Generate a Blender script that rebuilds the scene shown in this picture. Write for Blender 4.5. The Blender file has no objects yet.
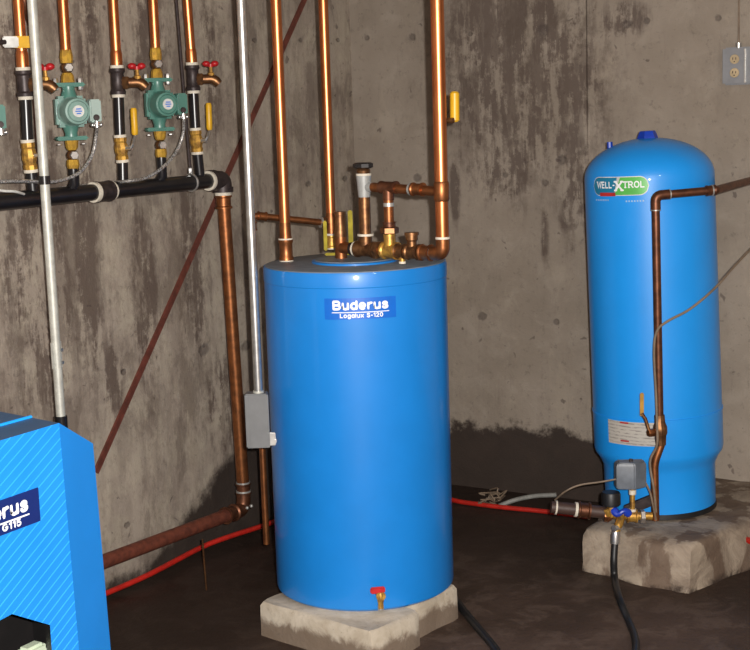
import bpy, bmesh, math, random
from mathutils import Vector, Matrix, noise
random.seed(7)
V = Vector
PI = math.pi
COL = bpy.context.scene.collection
# ------------------------------------------------------------------ camera
FPX = 1400.0; HC = 1.45
BR = math.radians(30.5); PT = math.radians(8.8); RL = math.radians(1.8)
f0 = V((-math.sin(BR), math.cos(BR), 0)); R0 = V((math.cos(BR), math.sin(BR), 0)); Z0 = V((0, 0, 1))
FW = f0*math.cos(PT) - Z0*math.sin(PT)
U0 = f0*math.sin(PT) + Z0*math.cos(PT)
UC = U0*math.cos(RL) + R0*math.sin(RL)
RC = R0*math.cos(RL) - U0*math.sin(RL)
def ray(px, py): return FW + RC*((px-375)/FPX) - UC*((py-325)/FPX)
_d = ray(365, 474); CAM = V((0, 0, HC)) ; _t = -HC/_d.z
CAM = V((-_d.x*_t, -_d.y*_t, HC))
def PL(px, py, o=0.13): d = ray(px, py); return CAM + d*((o-CAM.x)/d.x)        # on a plane o metres off the left wall
def PR(px, py, o=0.0): d = ray(px, py); return CAM + d*((-o-CAM.y)/d.y)         # o metres off the right wall
def PZ(px, py, z=0.0): d = ray(px, py); return CAM + d*((z-CAM.z)/d.z)          # at height z
def PD(px, py, Z): d = ray(px, py); return CAM + d*(Z/d.dot(f0))
def PV(P, py):                                                                  # straight above P, seen at image row py
    # (P+h*z - cam) . (UC) / (.FW) = -(py-325)/F
    k = -(py-325)/FPX; q = P-CAM
    return P + V((0, 0, (k*q.dot(FW)-q.dot(UC))/(UC.z-k*FW.z)))
def depth(P): return (P-CAM).dot(f0)
def proj(P): q = P-CAM; w = q.dot(FW); return (375+FPX*q.dot(RC)/w, 325-FPX*q.dot(UC)/w)
cd = bpy.data.cameras.new('camera'); cam = bpy.data.objects.new('camera', cd); COL.objects.link(cam)
cd.sensor_width = 36; cd.lens = FPX/750*36; cd.sensor_fit = 'HORIZONTAL'; cd.clip_start = 0.05
cam.matrix_world = Matrix(((RC.x, UC.x, -FW.x, CAM.x), (RC.y, UC.y, -FW.y, CAM.y), (RC.z, UC.z, -FW.z, CAM.z), (0, 0, 0, 1)))
bpy.context.scene.camera = cam

# ------------------------------------------------------------------ materials
class S:                                    # tiny node arithmetic
    def __init__(s, nt, sock): s.nt = nt; s.k = sock
    def _m(s, op, *a, clamp=False):
        n = s.nt.nodes.new('ShaderNodeMath'); n.operation = op; n.use_clamp = clamp
        for i, x in enumerate((s,)+a):
            if isinstance(x, S): s.nt.links.new(x.k, n.inputs[i])
            else: n.inputs[i].default_value = x
        return S(s.nt, n.outputs[0])
    def __add__(s, o): return s._m('ADD', o)
    __radd__ = __add__
    def __mul__(s, o): return s._m('MULTIPLY', o)
    __rmul__ = __mul__
    def __sub__(s, o): return s._m('SUBTRACT', o)
    def max(s, o): return s._m('MAXIMUM', o)
    def min(s, o): return s._m('MINIMUM', o)
    def abs(s): return s._m('ABSOLUTE')
    def frac(s): return s._m('FRACT')
    def sqrt(s): return s._m('SQRT')
    def ss(s, a, b):                        # smoothstep, a>b falls
        n = s.nt.nodes.new('ShaderNodeMapRange'); n.interpolation_type = 'SMOOTHSTEP'
        s.nt.links.new(s.k, n.inputs[0])
        if a <= b: n.inputs[1].default_value = a; n.inputs[2].default_value = b; n.inputs[3].default_value = 0; n.inputs[4].default_value = 1
        else: n.inputs[1].default_value = b; n.inputs[2].default_value = a; n.inputs[3].default_value = 1; n.inputs[4].default_value = 0
        return S(s.nt, n.outputs[0])
class Mat:
    def __init__(s, name, rough=0.5, metal=0.0, col=(0.5, 0.5, 0.5), spec=0.5):
        m = bpy.data.materials.new(name); m.use_nodes = True; s.m = m; s.nt = m.node_tree
        s.b = s.nt.nodes['Principled BSDF']
        s.b.inputs['Roughness'].default_value = rough; s.b.inputs['Metallic'].default_value = metal
        s.b.inputs['Base Color'].default_value = (*col, 1); s.b.inputs['Specular IOR Level'].default_value = spec
        s.tc = s.nt.nodes.new('ShaderNodeTexCoord')
        sep = s.nt.nodes.new('ShaderNodeSeparateXYZ'); s.nt.links.new(s.tc.outputs['Object'], sep.inputs[0])
        s.x, s.y, s.z = (S(s.nt, sep.outputs[i]) for i in range(3))
    def vec(s, x, y, z):
        n = s.nt.nodes.new('ShaderNodeCombineXYZ')
        for i, a in enumerate((x, y, z)):
            if isinstance(a, S): s.nt.links.new(a.k, n.inputs[i])
            else: n.inputs[i].default_value = a
        return n.outputs[0]
    def noise(s, scale=5, detail=4, rough=0.55, v=None, dist=0.0):
        n = s.nt.nodes.new('ShaderNodeTexNoise'); n.inputs['Scale'].default_value = scale
        n.inputs['Detail'].default_value = detail; n.inputs['Roughness'].default_value = rough; n.inputs['Distortion'].default_value = dist
        s.nt.links.new(v if v is not None else s.tc.outputs['Object'], n.inputs['Vector'])
        return S(s.nt, n.outputs[0])
    def mix(s, f, a, b, mode='MIX'):
        n = s.nt.nodes.new('ShaderNodeMix'); n.data_type = 'RGBA'; n.blend_type = mode
        if isinstance(f, S): s.nt.links.new(f.k, n.inputs[0])
        else: n.inputs[0].default_value = f
        for i, x in ((6, a), (7, b)):
            if isinstance(x, tuple): n.inputs[i].default_value = (*x, 1)
            else: s.nt.links.new(x, n.inputs[i])
        return n.outputs[2]
    def color(s, c): s.nt.links.new(c, s.b.inputs['Base Color'])
    def rough(s, r): s.nt.links.new(r.k, s.b.inputs['Roughness'])
    def bump(s, h, dist=0.002, strength=1.0):
        n = s.nt.nodes.new('ShaderNodeBump'); n.inputs['Distance'].default_value = dist; n.inputs['Strength'].default_value = strength
        s.nt.links.new(h.k, n.inputs['Height']); s.nt.links.new(n.outputs[0], s.b.inputs['Normal'])
def simple(name, col, rough=0.5, metal=0.0, var=0.15, scale=30, bump=0.0, spec=0.5, col2=None):
    m = Mat(name, rough, metal, col, spec)
    n = m.noise(scale, 3)
    dark = col2 or tuple(c*(1-2*var) for c in col)
    m.color(m.mix(n.ss(0.3, 0.7), dark, col))
    if bump: m.bump(n, bump)
    return m.m
M = {}
M['blue'] = simple('blue_enamel', (0.009, 0.22, 0.68), 0.40, var=0.03, scale=8, spec=0.4)
M['blue2'] = simple('blue_gloss_enamel', (0.012, 0.31, 0.88), 0.42, var=0.02, scale=8, spec=0.4)
for _k, _r in (('blue', 0.10), ('blue2', 0.07)):
    _p = M[_k].node_tree.nodes['Principled BSDF']; _p.inputs['Coat Weight'].default_value = 0.35; _p.inputs['Coat Roughness'].default_value = _r
M['deepblue'] = simple('deep_blue_plastic', (0.004, 0.045, 0.42), 0.35, var=0.05)
M['handleblue'] = simple('blue_handle_paint', (0.01, 0.05, 0.5), 0.4)
M['greylid'] = simple('dusty_grey_lid', (0.19, 0.235, 0.29), 0.5, var=0.15, scale=25)
M['copper'] = simple('polished_copper', (0.70, 0.25, 0.095), 0.33, 0.97, scale=14, col2=(0.58, 0.19, 0.07))
M['oldcopper'] = simple('tarnished_copper', (0.38, 0.14, 0.05), 0.40, 0.85, scale=40, col2=(0.22, 0.085, 0.035))
M['browncopper'] = simple('brown_copper', (0.18, 0.07, 0.035), 0.42, 0.7, scale=50, col2=(0.10, 0.04, 0.022))
M['rustpipe'] = simple('rusty_iron', (0.20, 0.055, 0.03), 0.6, 0.2, scale=45, col2=(0.11, 0.03, 0.018))
M['rust'] = simple('rust_brown_paint', (0.17, 0.045, 0.03), 0.6, 0.1, scale=30, col2=(0.10, 0.03, 0.02))
M['brass'] = simple('brass', (0.72, 0.42, 0.08), 0.42, 0.7, scale=60, col2=(0.33, 0.17, 0.05))
M['yellowbrass'] = simple('yellow_brass', (0.66, 0.40, 0.05), 0.45, 0.45, scale=60, col2=(0.42, 0.24, 0.04))
M['bronze'] = simple('dull_bronze', (0.28, 0.14, 0.06), 0.42, 0.85, scale=60, col2=(0.15, 0.07, 0.035))
M['black'] = simple('black_iron', (0.012, 0.011, 0.013), 0.28, 0.0, var=0.2, spec=0.6)
M['iron'] = simple('dark_iron_fitting', (0.06, 0.045, 0.045), 0.45, 0.4, scale=60, col2=(0.03, 0.022, 0.022))
M['rubber'] = simple('black_rubber', (0.012, 0.012, 0.013), 0.45)
M['galv'] = simple('galvanised_steel', (0.62, 0.62, 0.60), 0.34, 0.85, var=0.12, scale=50)
M['dullgalv'] = simple('dull_galvanised_steel', (0.60, 0.60, 0.54), 0.5, 0.35, var=0.1, scale=50)
M['steel'] = simple('bright_steel', (0.75, 0.75, 0.74), 0.3, 0.9, var=0.1)
M['bodysilver'] = simple('silver_valve_body', (0.42, 0.43, 0.42), 0.45, 0.3, var=0.08)
M['tape'] = simple('white_joint_tape', (0.72, 0.66, 0.55), 0.6, var=0.1, scale=90)
M['solder'] = simple('silver_solder', (0.55, 0.55, 0.52), 0.4, 0.6)
M['green'] = simple('green_enamel', (0.075, 0.21, 0.17), 0.35, var=0.08, spec=0.6)
M['green2'] = simple('pale_green_enamel', (0.20, 0.33, 0.29), 0.3, var=0.08, spec=0.6)
M['palebox'] = simple('pale_grey_green_enamel', (0.36, 0.46, 0.42), 0.4, var=0.05)
M['red'] = simple('red_paint', (0.55, 0.015, 0.02), 0.4)
M['redpex'] = simple('red_tubing', (0.52, 0.02, 0.012), 0.4)
M['yellow'] = simple('yellow_vinyl', (0.72, 0.40, 0.015), 0.4, var=0.08)
M['yellow2'] = simple('dull_yellow_vinyl', (0.42, 0.34, 0.03), 0.65, var=0.2, spec=0.2)
M['white'] = simple('white_print', (0.85, 0.87, 0.88), 0.5, var=0.02)
M['navy'] = simple('navy_label', (0.007, 0.020, 0.13), 0.4, var=0.04)
M['lblue'] = simple('bright_blue_label', (0.004, 0.14, 0.62), 0.35, var=0.04)
M['labelgreen'] = simple('green_label', (0.10, 0.48, 0.09), 0.35, var=0.04)
M['labelteal'] = simple('teal_label', (0.01, 0.20, 0.36), 0.35, var=0.04)
M['labelred'] = simple('red_label', (0.5, 0.03, 0.03), 0.4)
M['paleink'] = simple('pale_ink', (0.35, 0.55, 0.75), 0.5)
M['grey'] = simple('grey_painted_steel', (0.16, 0.165, 0.17), 0.45, var=0.06)
M['boxgrey'] = simple('grey_box_paint', (0.24, 0.245, 0.26), 0.45, 0.2, var=0.06)
M['cream'] = simple('cream_plastic', (0.55, 0.42, 0.25), 0.5)
M['tan'] = simple('tan_cable', (0.22, 0.16, 0.11), 0.6)
M['greycable'] = simple('grey_cable', (0.26, 0.26, 0.24), 0.6)
M['whiteplastic'] = simple('white_plastic', (0.75, 0.75, 0.72), 0.45)
M['palegreen'] = simple('pale_green_burner_cover', (0.50, 0.58, 0.44), 0.5, var=0.05)
M['flex'] = None
_m = Mat('braided_flex', 0.35, 0.7, (0.5, 0.5, 0.5)); M['flex'] = _m.m
_n = _m.noise(220, 1); _m.color(_m.mix(_n.ss(0.4, 0.6), (0.30, 0.29, 0.28), (0.80, 0.79, 0.77)))
# plate with printed lines
_m = Mat('printed_data_plate', 0.4, 0.0, (0.5, 0.5, 0.5)); M['plate'] = _m.m
_l = ((_m.z*95).frac() - 0.5).abs(); _n = _m.noise(60, 2, v=_m.vec(_m.x*1.0, _m.y*1.0, _m.z*6))
_ln = _l.ss(0.28, 0.12)*_n.ss(0.42, 0.55)
_m.color(_m.mix(_ln*0.6, (0.50, 0.47, 0.42), (0.12, 0.10, 0.10)))
# hatched boiler panel: shallow diagonal pleats
_m = Mat('blue_hatched_panel', 0.36, 0.0, (0.016, 0.27, 0.85), 0.4); M['hatch'] = _m.m
_s = ((_m.z - _m.y*0.58)*50).frac()
_m.bump(_s.min(((_s*-1.0)+1.0)*6), 0.0035, 0.9)
_c = _m.noise(6, 2); _m.color(_m.mix(_c.ss(0.3, 0.7), (0.015, 0.26, 0.80), (0.02, 0.29, 0.88)))
M['hood'] = simple('blue_hood_enamel', (0.012, 0.23, 0.72), 0.4, var=0.03, scale=8, spec=0.4)
M['hoodtop'] = simple('steel_blue_lid', (0.035, 0.10, 0.22), 0.45, var=0.05, scale=12)

def blob(m, u, v, cu, cv, ru, rv, jit, s0=1.25, s1=0.55):
    a = (u-cu)*(1.0/ru); b = (v-cv)*(1.0/rv)
    return ((a*a + b*b).sqrt() + jit).ss(s0, s1)
def concrete_wall(name, side):
    m = Mat(name, 0.85, 0, (0.3, 0.3, 0.3), 0.25)
    u = m.y if side == 'L' else m.x; z = m.z
    P = (lambda px, py: PL(px, py, 0)) if side == 'L' else (lambda px, py: PR(px, py, 0))
    UV = (lambda px, py: (P(px, py).y, P(px, py).z)) if side == 'L' else (lambda px, py: (P(px, py).x, P(px, py).z))
    big = m.noise(2.2, 4, 0.6); mid = m.noise(9, 5, 0.65, dist=0.6); fine = m.noise(70, 4, 0.7)
    jn = m.noise(11, 5, 0.7, dist=0.4)
    jit = (jn-0.5)*2.6
    if side == 'L': sv = m.vec(0.0, u*9.0, z*1.5); sv2 = m.vec(3.0, u*17.0, z*2.6)
    else: sv = m.vec(u*10.0, 0.0, z*2.0); sv2 = m.vec(u*22.0, 4.0, z*3.6)
    iso0 = m.noise(19, 6, 0.78)-0.5; st = m.noise(1.0, 6, 0.68, v=sv, dist=0.15)+iso0*0.45; st2 = m.noise(1.0, 5, 0.7, v=sv2, dist=0.1)+iso0*0.35
    if side == 'L':
        c = m.mix(big.ss(0.35, 0.65), (0.30, 0.248, 0.203), (0.39, 0.33, 0.27))
        c = m.mix(mid.ss(0.42, 0.66)*0.6, c, (0.44, 0.385, 0.30))
    else:
        c = m.mix(big.ss(0.35, 0.65), (0.25, 0.208, 0.166), (0.30, 0.253, 0.207))
        c = m.mix(mid.ss(0.48, 0.7)*0.4, c, (0.36, 0.31, 0.255))
    # dark run marks where the photo shows them
    if side == 'L':
        spots = [(40, 260, 70, 300), (85, 230, 26, 300), (150, 60, 40, 150), (205, 60, 30, 160), (145, 300, 24, 180),
                 (195, 260, 30, 160), (90, 60, 26, 140), (12, 60, 20, 120), (110, 380, 24, 90), (240, 60, 16, 160), (225, 400, 30, 120)]
    else:
        spots = [(520, 70, 170, 230), (490, 30, 60, 110), (560, 60, 34, 170), (575, 180, 30, 130), (500, 170, 60, 60), (480, 110, 30, 90), (455, 190, 10, 60), (620, 20, 50, 40), (545, 235, 8, 50)]
    tot = None
    for (px, py, w, h) in spots:
        cu, cv = UV(px, py); a = UV(px-w/2, py); b = UV(px+w/2, py); t = UV(px, py-h/2); q = UV(px, py+h/2)
        k = blob(m, u, z, cu, cv, abs(b[0]-a[0])/2, abs(t[1]-q[1])/2, (jn-0.5)*1.2, 1.45, 0.5)
        tot = k if tot is None else tot.max(k)
    if side == 'L':
        sm = st.ss(0.44, 0.56)*(0.22 + tot*0.78) + st2.ss(0.48, 0.60)*(0.18+tot*0.5)
        sm = sm.min(1.0)
        c = m.mix(sm*0.80, c, (0.085, 0.056, 0.045))
    else:
        sm = (st.ss(0.43, 0.54)*0.85 + st2.ss(0.47, 0.57)*0.7)*tot
        sm = sm.min(1.0)
        c = m.mix(sm*0.78, c, (0.085, 0.060, 0.050))
        c = m.mix(st2.ss(0.55, 0.75)*0.25, c, (0.12, 0.09, 0.075))
    # broad mottling left by water and formwork
    if side == 'L': pv2 = m.vec(7.0, u*5.0, z*2.4)
    else: pv2 = m.vec(u*5.0, 7.0, z*3.2)
    iso = m.noise(15, 6, 0.75)
    pn = m.noise(1.0, 7, 0.72, v=pv2, dist=0.2)
    if side == 'L': c = m.mix(pn.ss(0.50, 0.60)*0.50, c, (0.13, 0.098, 0.078)); c = m.mix(pn.ss(0.47, 0.38)*0.35, c, (0.50, 0.43, 0.34))
    else: c = m.mix(pn.ss(0.52, 0.62)*(tot*0.55+0.10), c, (0.10, 0.075, 0.06)); c = m.mix(pn.ss(0.46, 0.36)*0.25, c, (0.40, 0.34, 0.265))
    gr = m.noise(34, 5, 0.75)
    c = m.mix(gr.ss(0.54, 0.68)*0.35, c, (0.10, 0.08, 0.065))
    # small dark pits
    pit = m.noise(26, 2, 0.5, dist=0.5).ss(0.68, 0.74)
    c = m.mix(pit*0.6, c, (0.07, 0.05, 0.045))
    # form-tie holes / plugs
    ties = ([(255, 40, 2.6), (301, 40, 3), (338, 40, 2.6), (309, 184, 4), (345, 179, 3), (246, 346, 6), (205, 349, 8), (124, 372, 3), (128, 525, 4)] if side == 'L' else
            [(367, 38, 3), (412, 37, 4), (470, 34, 3), (542, 30, 9), (627, 24, 6), (647, 21, 4), (718, 18, 4), (417, 178, 5), (505, 175, 4), (545, 183, 4), (482, 317, 5), (556, 322, 4), (562, 160, 7)])
    tt = None
    for (px, py, r) in ties:
        cu, cv = UV(px, py); a = UV(px-r, py); q = UV(px, py+r)
        k = blob(m, u, z, cu, cv, abs(a[0]-cu)*0.9, abs(q[1]-cv)*0.9, jit*0.7, 1.15, 0.5)
        tt = k if tt is None else tt.max(k)
    c = m.mix(tt*0.5, c, (0.055, 0.042, 0.04))
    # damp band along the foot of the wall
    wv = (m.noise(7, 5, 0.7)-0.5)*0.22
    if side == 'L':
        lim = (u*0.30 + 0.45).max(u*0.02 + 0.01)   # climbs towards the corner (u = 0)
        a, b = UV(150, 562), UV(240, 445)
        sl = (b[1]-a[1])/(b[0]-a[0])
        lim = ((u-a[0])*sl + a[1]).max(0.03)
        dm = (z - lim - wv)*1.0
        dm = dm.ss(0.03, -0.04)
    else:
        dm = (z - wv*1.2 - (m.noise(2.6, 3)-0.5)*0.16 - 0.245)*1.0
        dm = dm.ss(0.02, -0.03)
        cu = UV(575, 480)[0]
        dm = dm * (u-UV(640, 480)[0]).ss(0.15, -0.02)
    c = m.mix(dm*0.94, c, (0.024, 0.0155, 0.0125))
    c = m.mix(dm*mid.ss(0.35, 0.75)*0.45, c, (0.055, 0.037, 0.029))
    m.color(c)
    h = (fine*0.35 + mid*0.5 + jn*0.3 - tt*0.8)
    # vertical form seams
    for px in ((240,) if side == 'L' else (349, 588)):
        cu = UV(px, 100)[0]
        h = h + ((u-cu).abs()).ss(0.006, 0.0)*1.2*z.ss(1.25, 1.45)
    m.bump(h, 0.006, 0.8)
    return m.m
M['wallL'] = concrete_wall('left_concrete', 'L'); M['wallR'] = concrete_wall('right_concrete', 'R')
_m = Mat('plain_concrete', 0.85, 0, (0.2, 0.17, 0.14), 0.25); M['wallP'] = _m.m
_m.color(_m.mix(_m.noise(3, 5).ss(0.3, 0.7), (0.16, 0.13, 0.11), (0.24, 0.2, 0.17)))
_m = Mat('damp_floor', 0.6, 0, (0.05, 0.04, 0.03), 0.2); M['floor'] = _m.m
_a = _m.noise(1.7, 5, 0.6); _b = _m.noise(9, 5, 0.65, dist=0.5); _c = _m.noise(60, 3)
_col = _m.mix(_a.ss(0.35, 0.65), (0.045, 0.028, 0.020), (0.095, 0.062, 0.047))
_col = _m.mix(_b.ss(0.48, 0.62)*0.45, _col, (0.150, 0.106, 0.084))
_col = _m.mix(_c.ss(0.55, 0.7)*0.25, _col, (0.015, 0.010, 0.008))
# muddy dark strip where water stands along both walls
_w = ((_m.x)._m('SUBTRACT', 0.0).min(_m.y*-1.0) + (_b-0.5)*0.35)
_col = _m.mix(_w.ss(1.25, 0.5)*0.75, _col, (0.020, 0.0125, 0.0095))
_m.color(_col); _m.bump(_b*0.6+_c*0.3, 0.008, 0.7); _m.rough(_a.ss(0.3, 0.7)*0.35+0.4)
def block_mat(name, wet_from, wet_w):
    m = Mat(name, 0.85, 0, (0.4, 0.35, 0.3), 0.2)
    n = m.noise(10, 5, 0.65, dist=0.4); f = m.noise(80, 4)
    c = m.mix(n.ss(0.3, 0.7), (0.40, 0.34, 0.26), (0.56, 0.50, 0.41))
    wet = (m.z + (n-0.5)*0.10).ss(wet_from+wet_w, wet_from-wet_w)
    c = m.mix(wet*0.85, c, (0.15, 0.105, 0.075))
    c = m.mix(f.ss(0.6, 0.75)*0.35, c, (0.12, 0.09, 0.07))
    m.color(c); m.bump(n*0.7+f*0.3, 0.006, 0.8)
    return m.m
M['block'] = block_mat('concrete_block', 0.055, 0.012)
_m = Mat('rough_plinth', 0.9, 0, (0.3, 0.25, 0.2), 0.2); M['plinth'] = _m.m
_n = _m.noise(8, 6, 0.68, dist=0.5); _f = _m.noise(55, 4); _st = _m.noise(1, 5, v=_m.vec(_m.x*9, _m.y*9, _m.z*5))
_c = _m.mix(_n.ss(0.32, 0.68), (0.19, 0.145, 0.11), (0.40, 0.33, 0.255))
_c = _m.mix(_st.ss(0.49, 0.55)*0.75, _c, (0.12, 0.078, 0.055))
_c = _m.mix((_m.z + (_n-0.5)*0.12).ss(0.015, -0.01)*0.85, _c, (0.03, 0.02, 0.017))
_m.color(_c); _m.bump(_n*0.8+_f*0.2, 0.012, 0.8)

# ------------------------------------------------------------------ mesh tools
ORG = {}
def frame(d):
    d = d.normalized(); a = Z0 if abs(d.z) < 0.95 else V((1, 0, 0))
    u = d.cross(a).normalized(); return u, d.cross(u).normalized(), d
class MB:
    def __init__(s): s.v = []; s.f = []
    def add(s, vs, fs):
        o = len(s.v); s.v += [V(p) for p in vs]; s.f += [tuple(i+o for i in f) for f in fs]; return s
    def rings(s, rings, cap=True, close=True):
        n = len(rings[0]); vs = [p for r in rings for p in r]; fs = []
        for i in range(len(rings)-1):
            for j in range(n if close else n-1):
                k = (j+1) % n; fs.append((i*n+j, i*n+k, (i+1)*n+k, (i+1)*n+j))
        if cap: fs.append(tuple(range(n))[::-1]); fs.append(tuple((len(rings)-1)*n+j for j in range(n)))
        return s.add(vs, fs)
    def turn(s, A, B, prof, seg=20):       # lathe from A to B; prof = [(t, r)...], t in 0..1
        u, w, d = frame(B-A); L = B-A
        return s.rings([[A+L*t+(u*math.cos(2*PI*j/seg)+w*math.sin(2*PI*j/seg))*max(r, 1e-5) for j in range(seg)] for t, r in prof])
    def cyl(s, A, B, r, r2=None, seg=20): return s.turn(A, B, [(0, r), (1, r if r2 is None else r2)], seg)
    def fitting(s, A, B, r, lip=1.18, seg=20):   # sleeve with raised lips
        return s.turn(A, B, [(0, r), (0, r*lip), (0.12, r*lip), (0.2, r), (0.8, r), (0.88, r*lip), (1, r*lip), (1, r)], seg)
    def hexa(s, A, B, r): return s.turn(A, B, [(0, r*0.85), (0.12, r), (0.88, r), (1, r*0.85)], 6)
    def tube(s, pts, r, seg=14, bend=0.0, nb=6, smooth=False):
        P = [V(p) for p in pts]
        if smooth:
            Q = []
            for i in range(len(P)-1):
                p0 = P[max(i-1, 0)]; p1 = P[i]; p2 = P[i+1]; p3 = P[min(i+2, len(P)-1)]
                for k in range(nb):
                    t = k/nb
                    Q.append(0.5*((2*p1)+(p2-p0)*t+(2*p0-5*p1+4*p2-p3)*t*t+(3*p1-p0-3*p2+p3)*t**3))
            Q.append(P[-1]); P = Q
        elif bend:
            Q = [P[0]]
            for i in range(1, len(P)-1):
                a = (P[i-1]-P[i]); b = (P[i+1]-P[i]); l = min(bend, a.length*0.48, b.length*0.48)
                a.normalize(); b.normalize(); p1 = P[i]+a*l; p2 = P[i]+b*l
                for k in range(nb+1):
                    t = k/nb; Q.append(p1*(1-t)**2+P[i]*2*t*(1-t)+p2*t*t)
            Q.append(P[-1]); P = Q
        d = (P[1]-P[0]).normalized(); u, w, _ = frame(d); rr = []
        for i, p in enumerate(P):
            if i == 0: t = (P[1]-P[0])
            elif i == len(P)-1: t = P[-1]-P[-2]
            else: t = (P[i+1]-P[i]).normalized()+(P[i]-P[i-1]).normalized()
            t.normalize()
            u = (u-t*u.dot(t)).normalized(); w = t.cross(u)
            rad = r(i/(len(P)-1)) if callable(r) else r
            rr.append([p+(u*math.cos(2*PI*j/seg)+w*math.sin(2*PI*j/seg))*rad for j in range(seg)])
        return s.rings(rr)
    def box(s, c, sx, sy, sz, U=V((1, 0, 0)), W=V((0, 1, 0)), T=Z0):
        vs = [c+U*(sx*a/2)+W*(sy*b/2)+T*(sz*g/2) for a in (-1, 1) for b in (-1, 1) for g in (-1, 1)]
        return s.add(vs, [(0, 1, 3, 2), (4, 6, 7, 5), (0, 4, 5, 1), (2, 3, 7, 6), (0, 2, 6, 4), (1, 5, 7, 3)])
    def prism(s, poly, ext):
        n = len(poly); vs = list(poly)+[p+ext for p in poly]
        return s.add(vs, [tuple(range(n))[::-1], tuple(range(n, 2*n))]+[(i, (i+1) % n, n+(i+1) % n, n+i) for i in range(n)])
    def ball(s, c, r, seg=14, sq=1.0, ax=Z0):
        return s.turn(c-ax*r*sq, c+ax*r*sq, [((1-math.cos(PI*i/8))/2, r*math.sin(PI*i/8)) for i in range(9)], seg)
    def build(s, name, mat, parent=None, bevel=0.0, ang=35, bseg=2):
        o0 = ORG.get(parent, V((0, 0, 0))) if parent else V((0, 0, 0))
        if parent is None and s.v:          # origin at the base of the thing
            lo = min(p.z for p in s.v); o0 = V((sum(p.x for p in s.v)/len(s.v), sum(p.y for p in s.v)/len(s.v), lo))
            if name.startswith(('wall', 'floor', 'ceiling')) or name in ('concrete_block', 'concrete_plinth'): o0 = V((0, 0, 0))
        me = bpy.data.meshes.new(name); me.from_pydata([p-o0 for p in s.v], [], s.f); me.update()
        bm = bmesh.new(); bm.from_mesh(me); bmesh.ops.recalc_face_normals(bm, faces=bm.faces[:])
        if bevel: bmesh.ops.bevel(bm, geom=[e for e in bm.edges if len(e.link_faces) == 2 and e.calc_face_angle(0) > 0.6], offset=bevel, segments=bseg, affect='EDGES', clamp_overlap=True)
        for f in bm.faces: f.smooth = True
        bm.to_mesh(me); bm.free(); me.set_sharp_from_angle(angle=math.radians(ang))
        me.materials.append(M[mat] if isinstance(mat, str) else mat)
        o = bpy.data.objects.new(name, me); COL.objects.link(o)
        if parent: o.parent = parent
        else: o.location = o0
        ORG[o] = o0
        return o
def tag(o, label, cat, group=None):
    o['label'] = label; o['category'] = cat
    if group: o['group'] = group
    return o
def thing(name, label, cat, loc, group=None):
    o = bpy.data.objects.new(name, None); COL.objects.link(o); o.location = loc; o.empty_display_size = 0.05
    ORG[o] = V(loc); return tag(o, label, cat, group)
def lab(o, l): o['label'] = l; return o
def _arc(cx, cy, rx, ry, a0, a1, n=14): return [(cx+rx*math.cos(math.radians(a0+(a1-a0)*i/n)), cy+ry*math.sin(math.radians(a0+(a1-a0)*i/n))) for i in range(n+1)]
def _spl(p, n=5):
    o = []
    for i in range(len(p)-1):
        p0 = p[max(i-1, 0)]; p1 = p[i]; p2 = p[i+1]; p3 = p[min(i+2, len(p)-1)]
        for k in range(n):
            t = k/n; o.append(tuple(0.5*(2*p1[c]+(p2[c]-p0[c])*t+(2*p0[c]-5*p1[c]+4*p2[c]-p3[c])*t*t+(3*p1[c]-p0[c]-3*p2[c]+p3[c])*t**3) for c in (0, 1)))
    return o+[p[-1]]
XH = 0.74
_S = [(.54, .76), (.45, .93), (.27, 1), (.08, .90), (.05, .73), (.2, .58), (.40, .46), (.56, .30), (.50, .09), (.28, 0), (.08, .07), (0, .24)]
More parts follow.
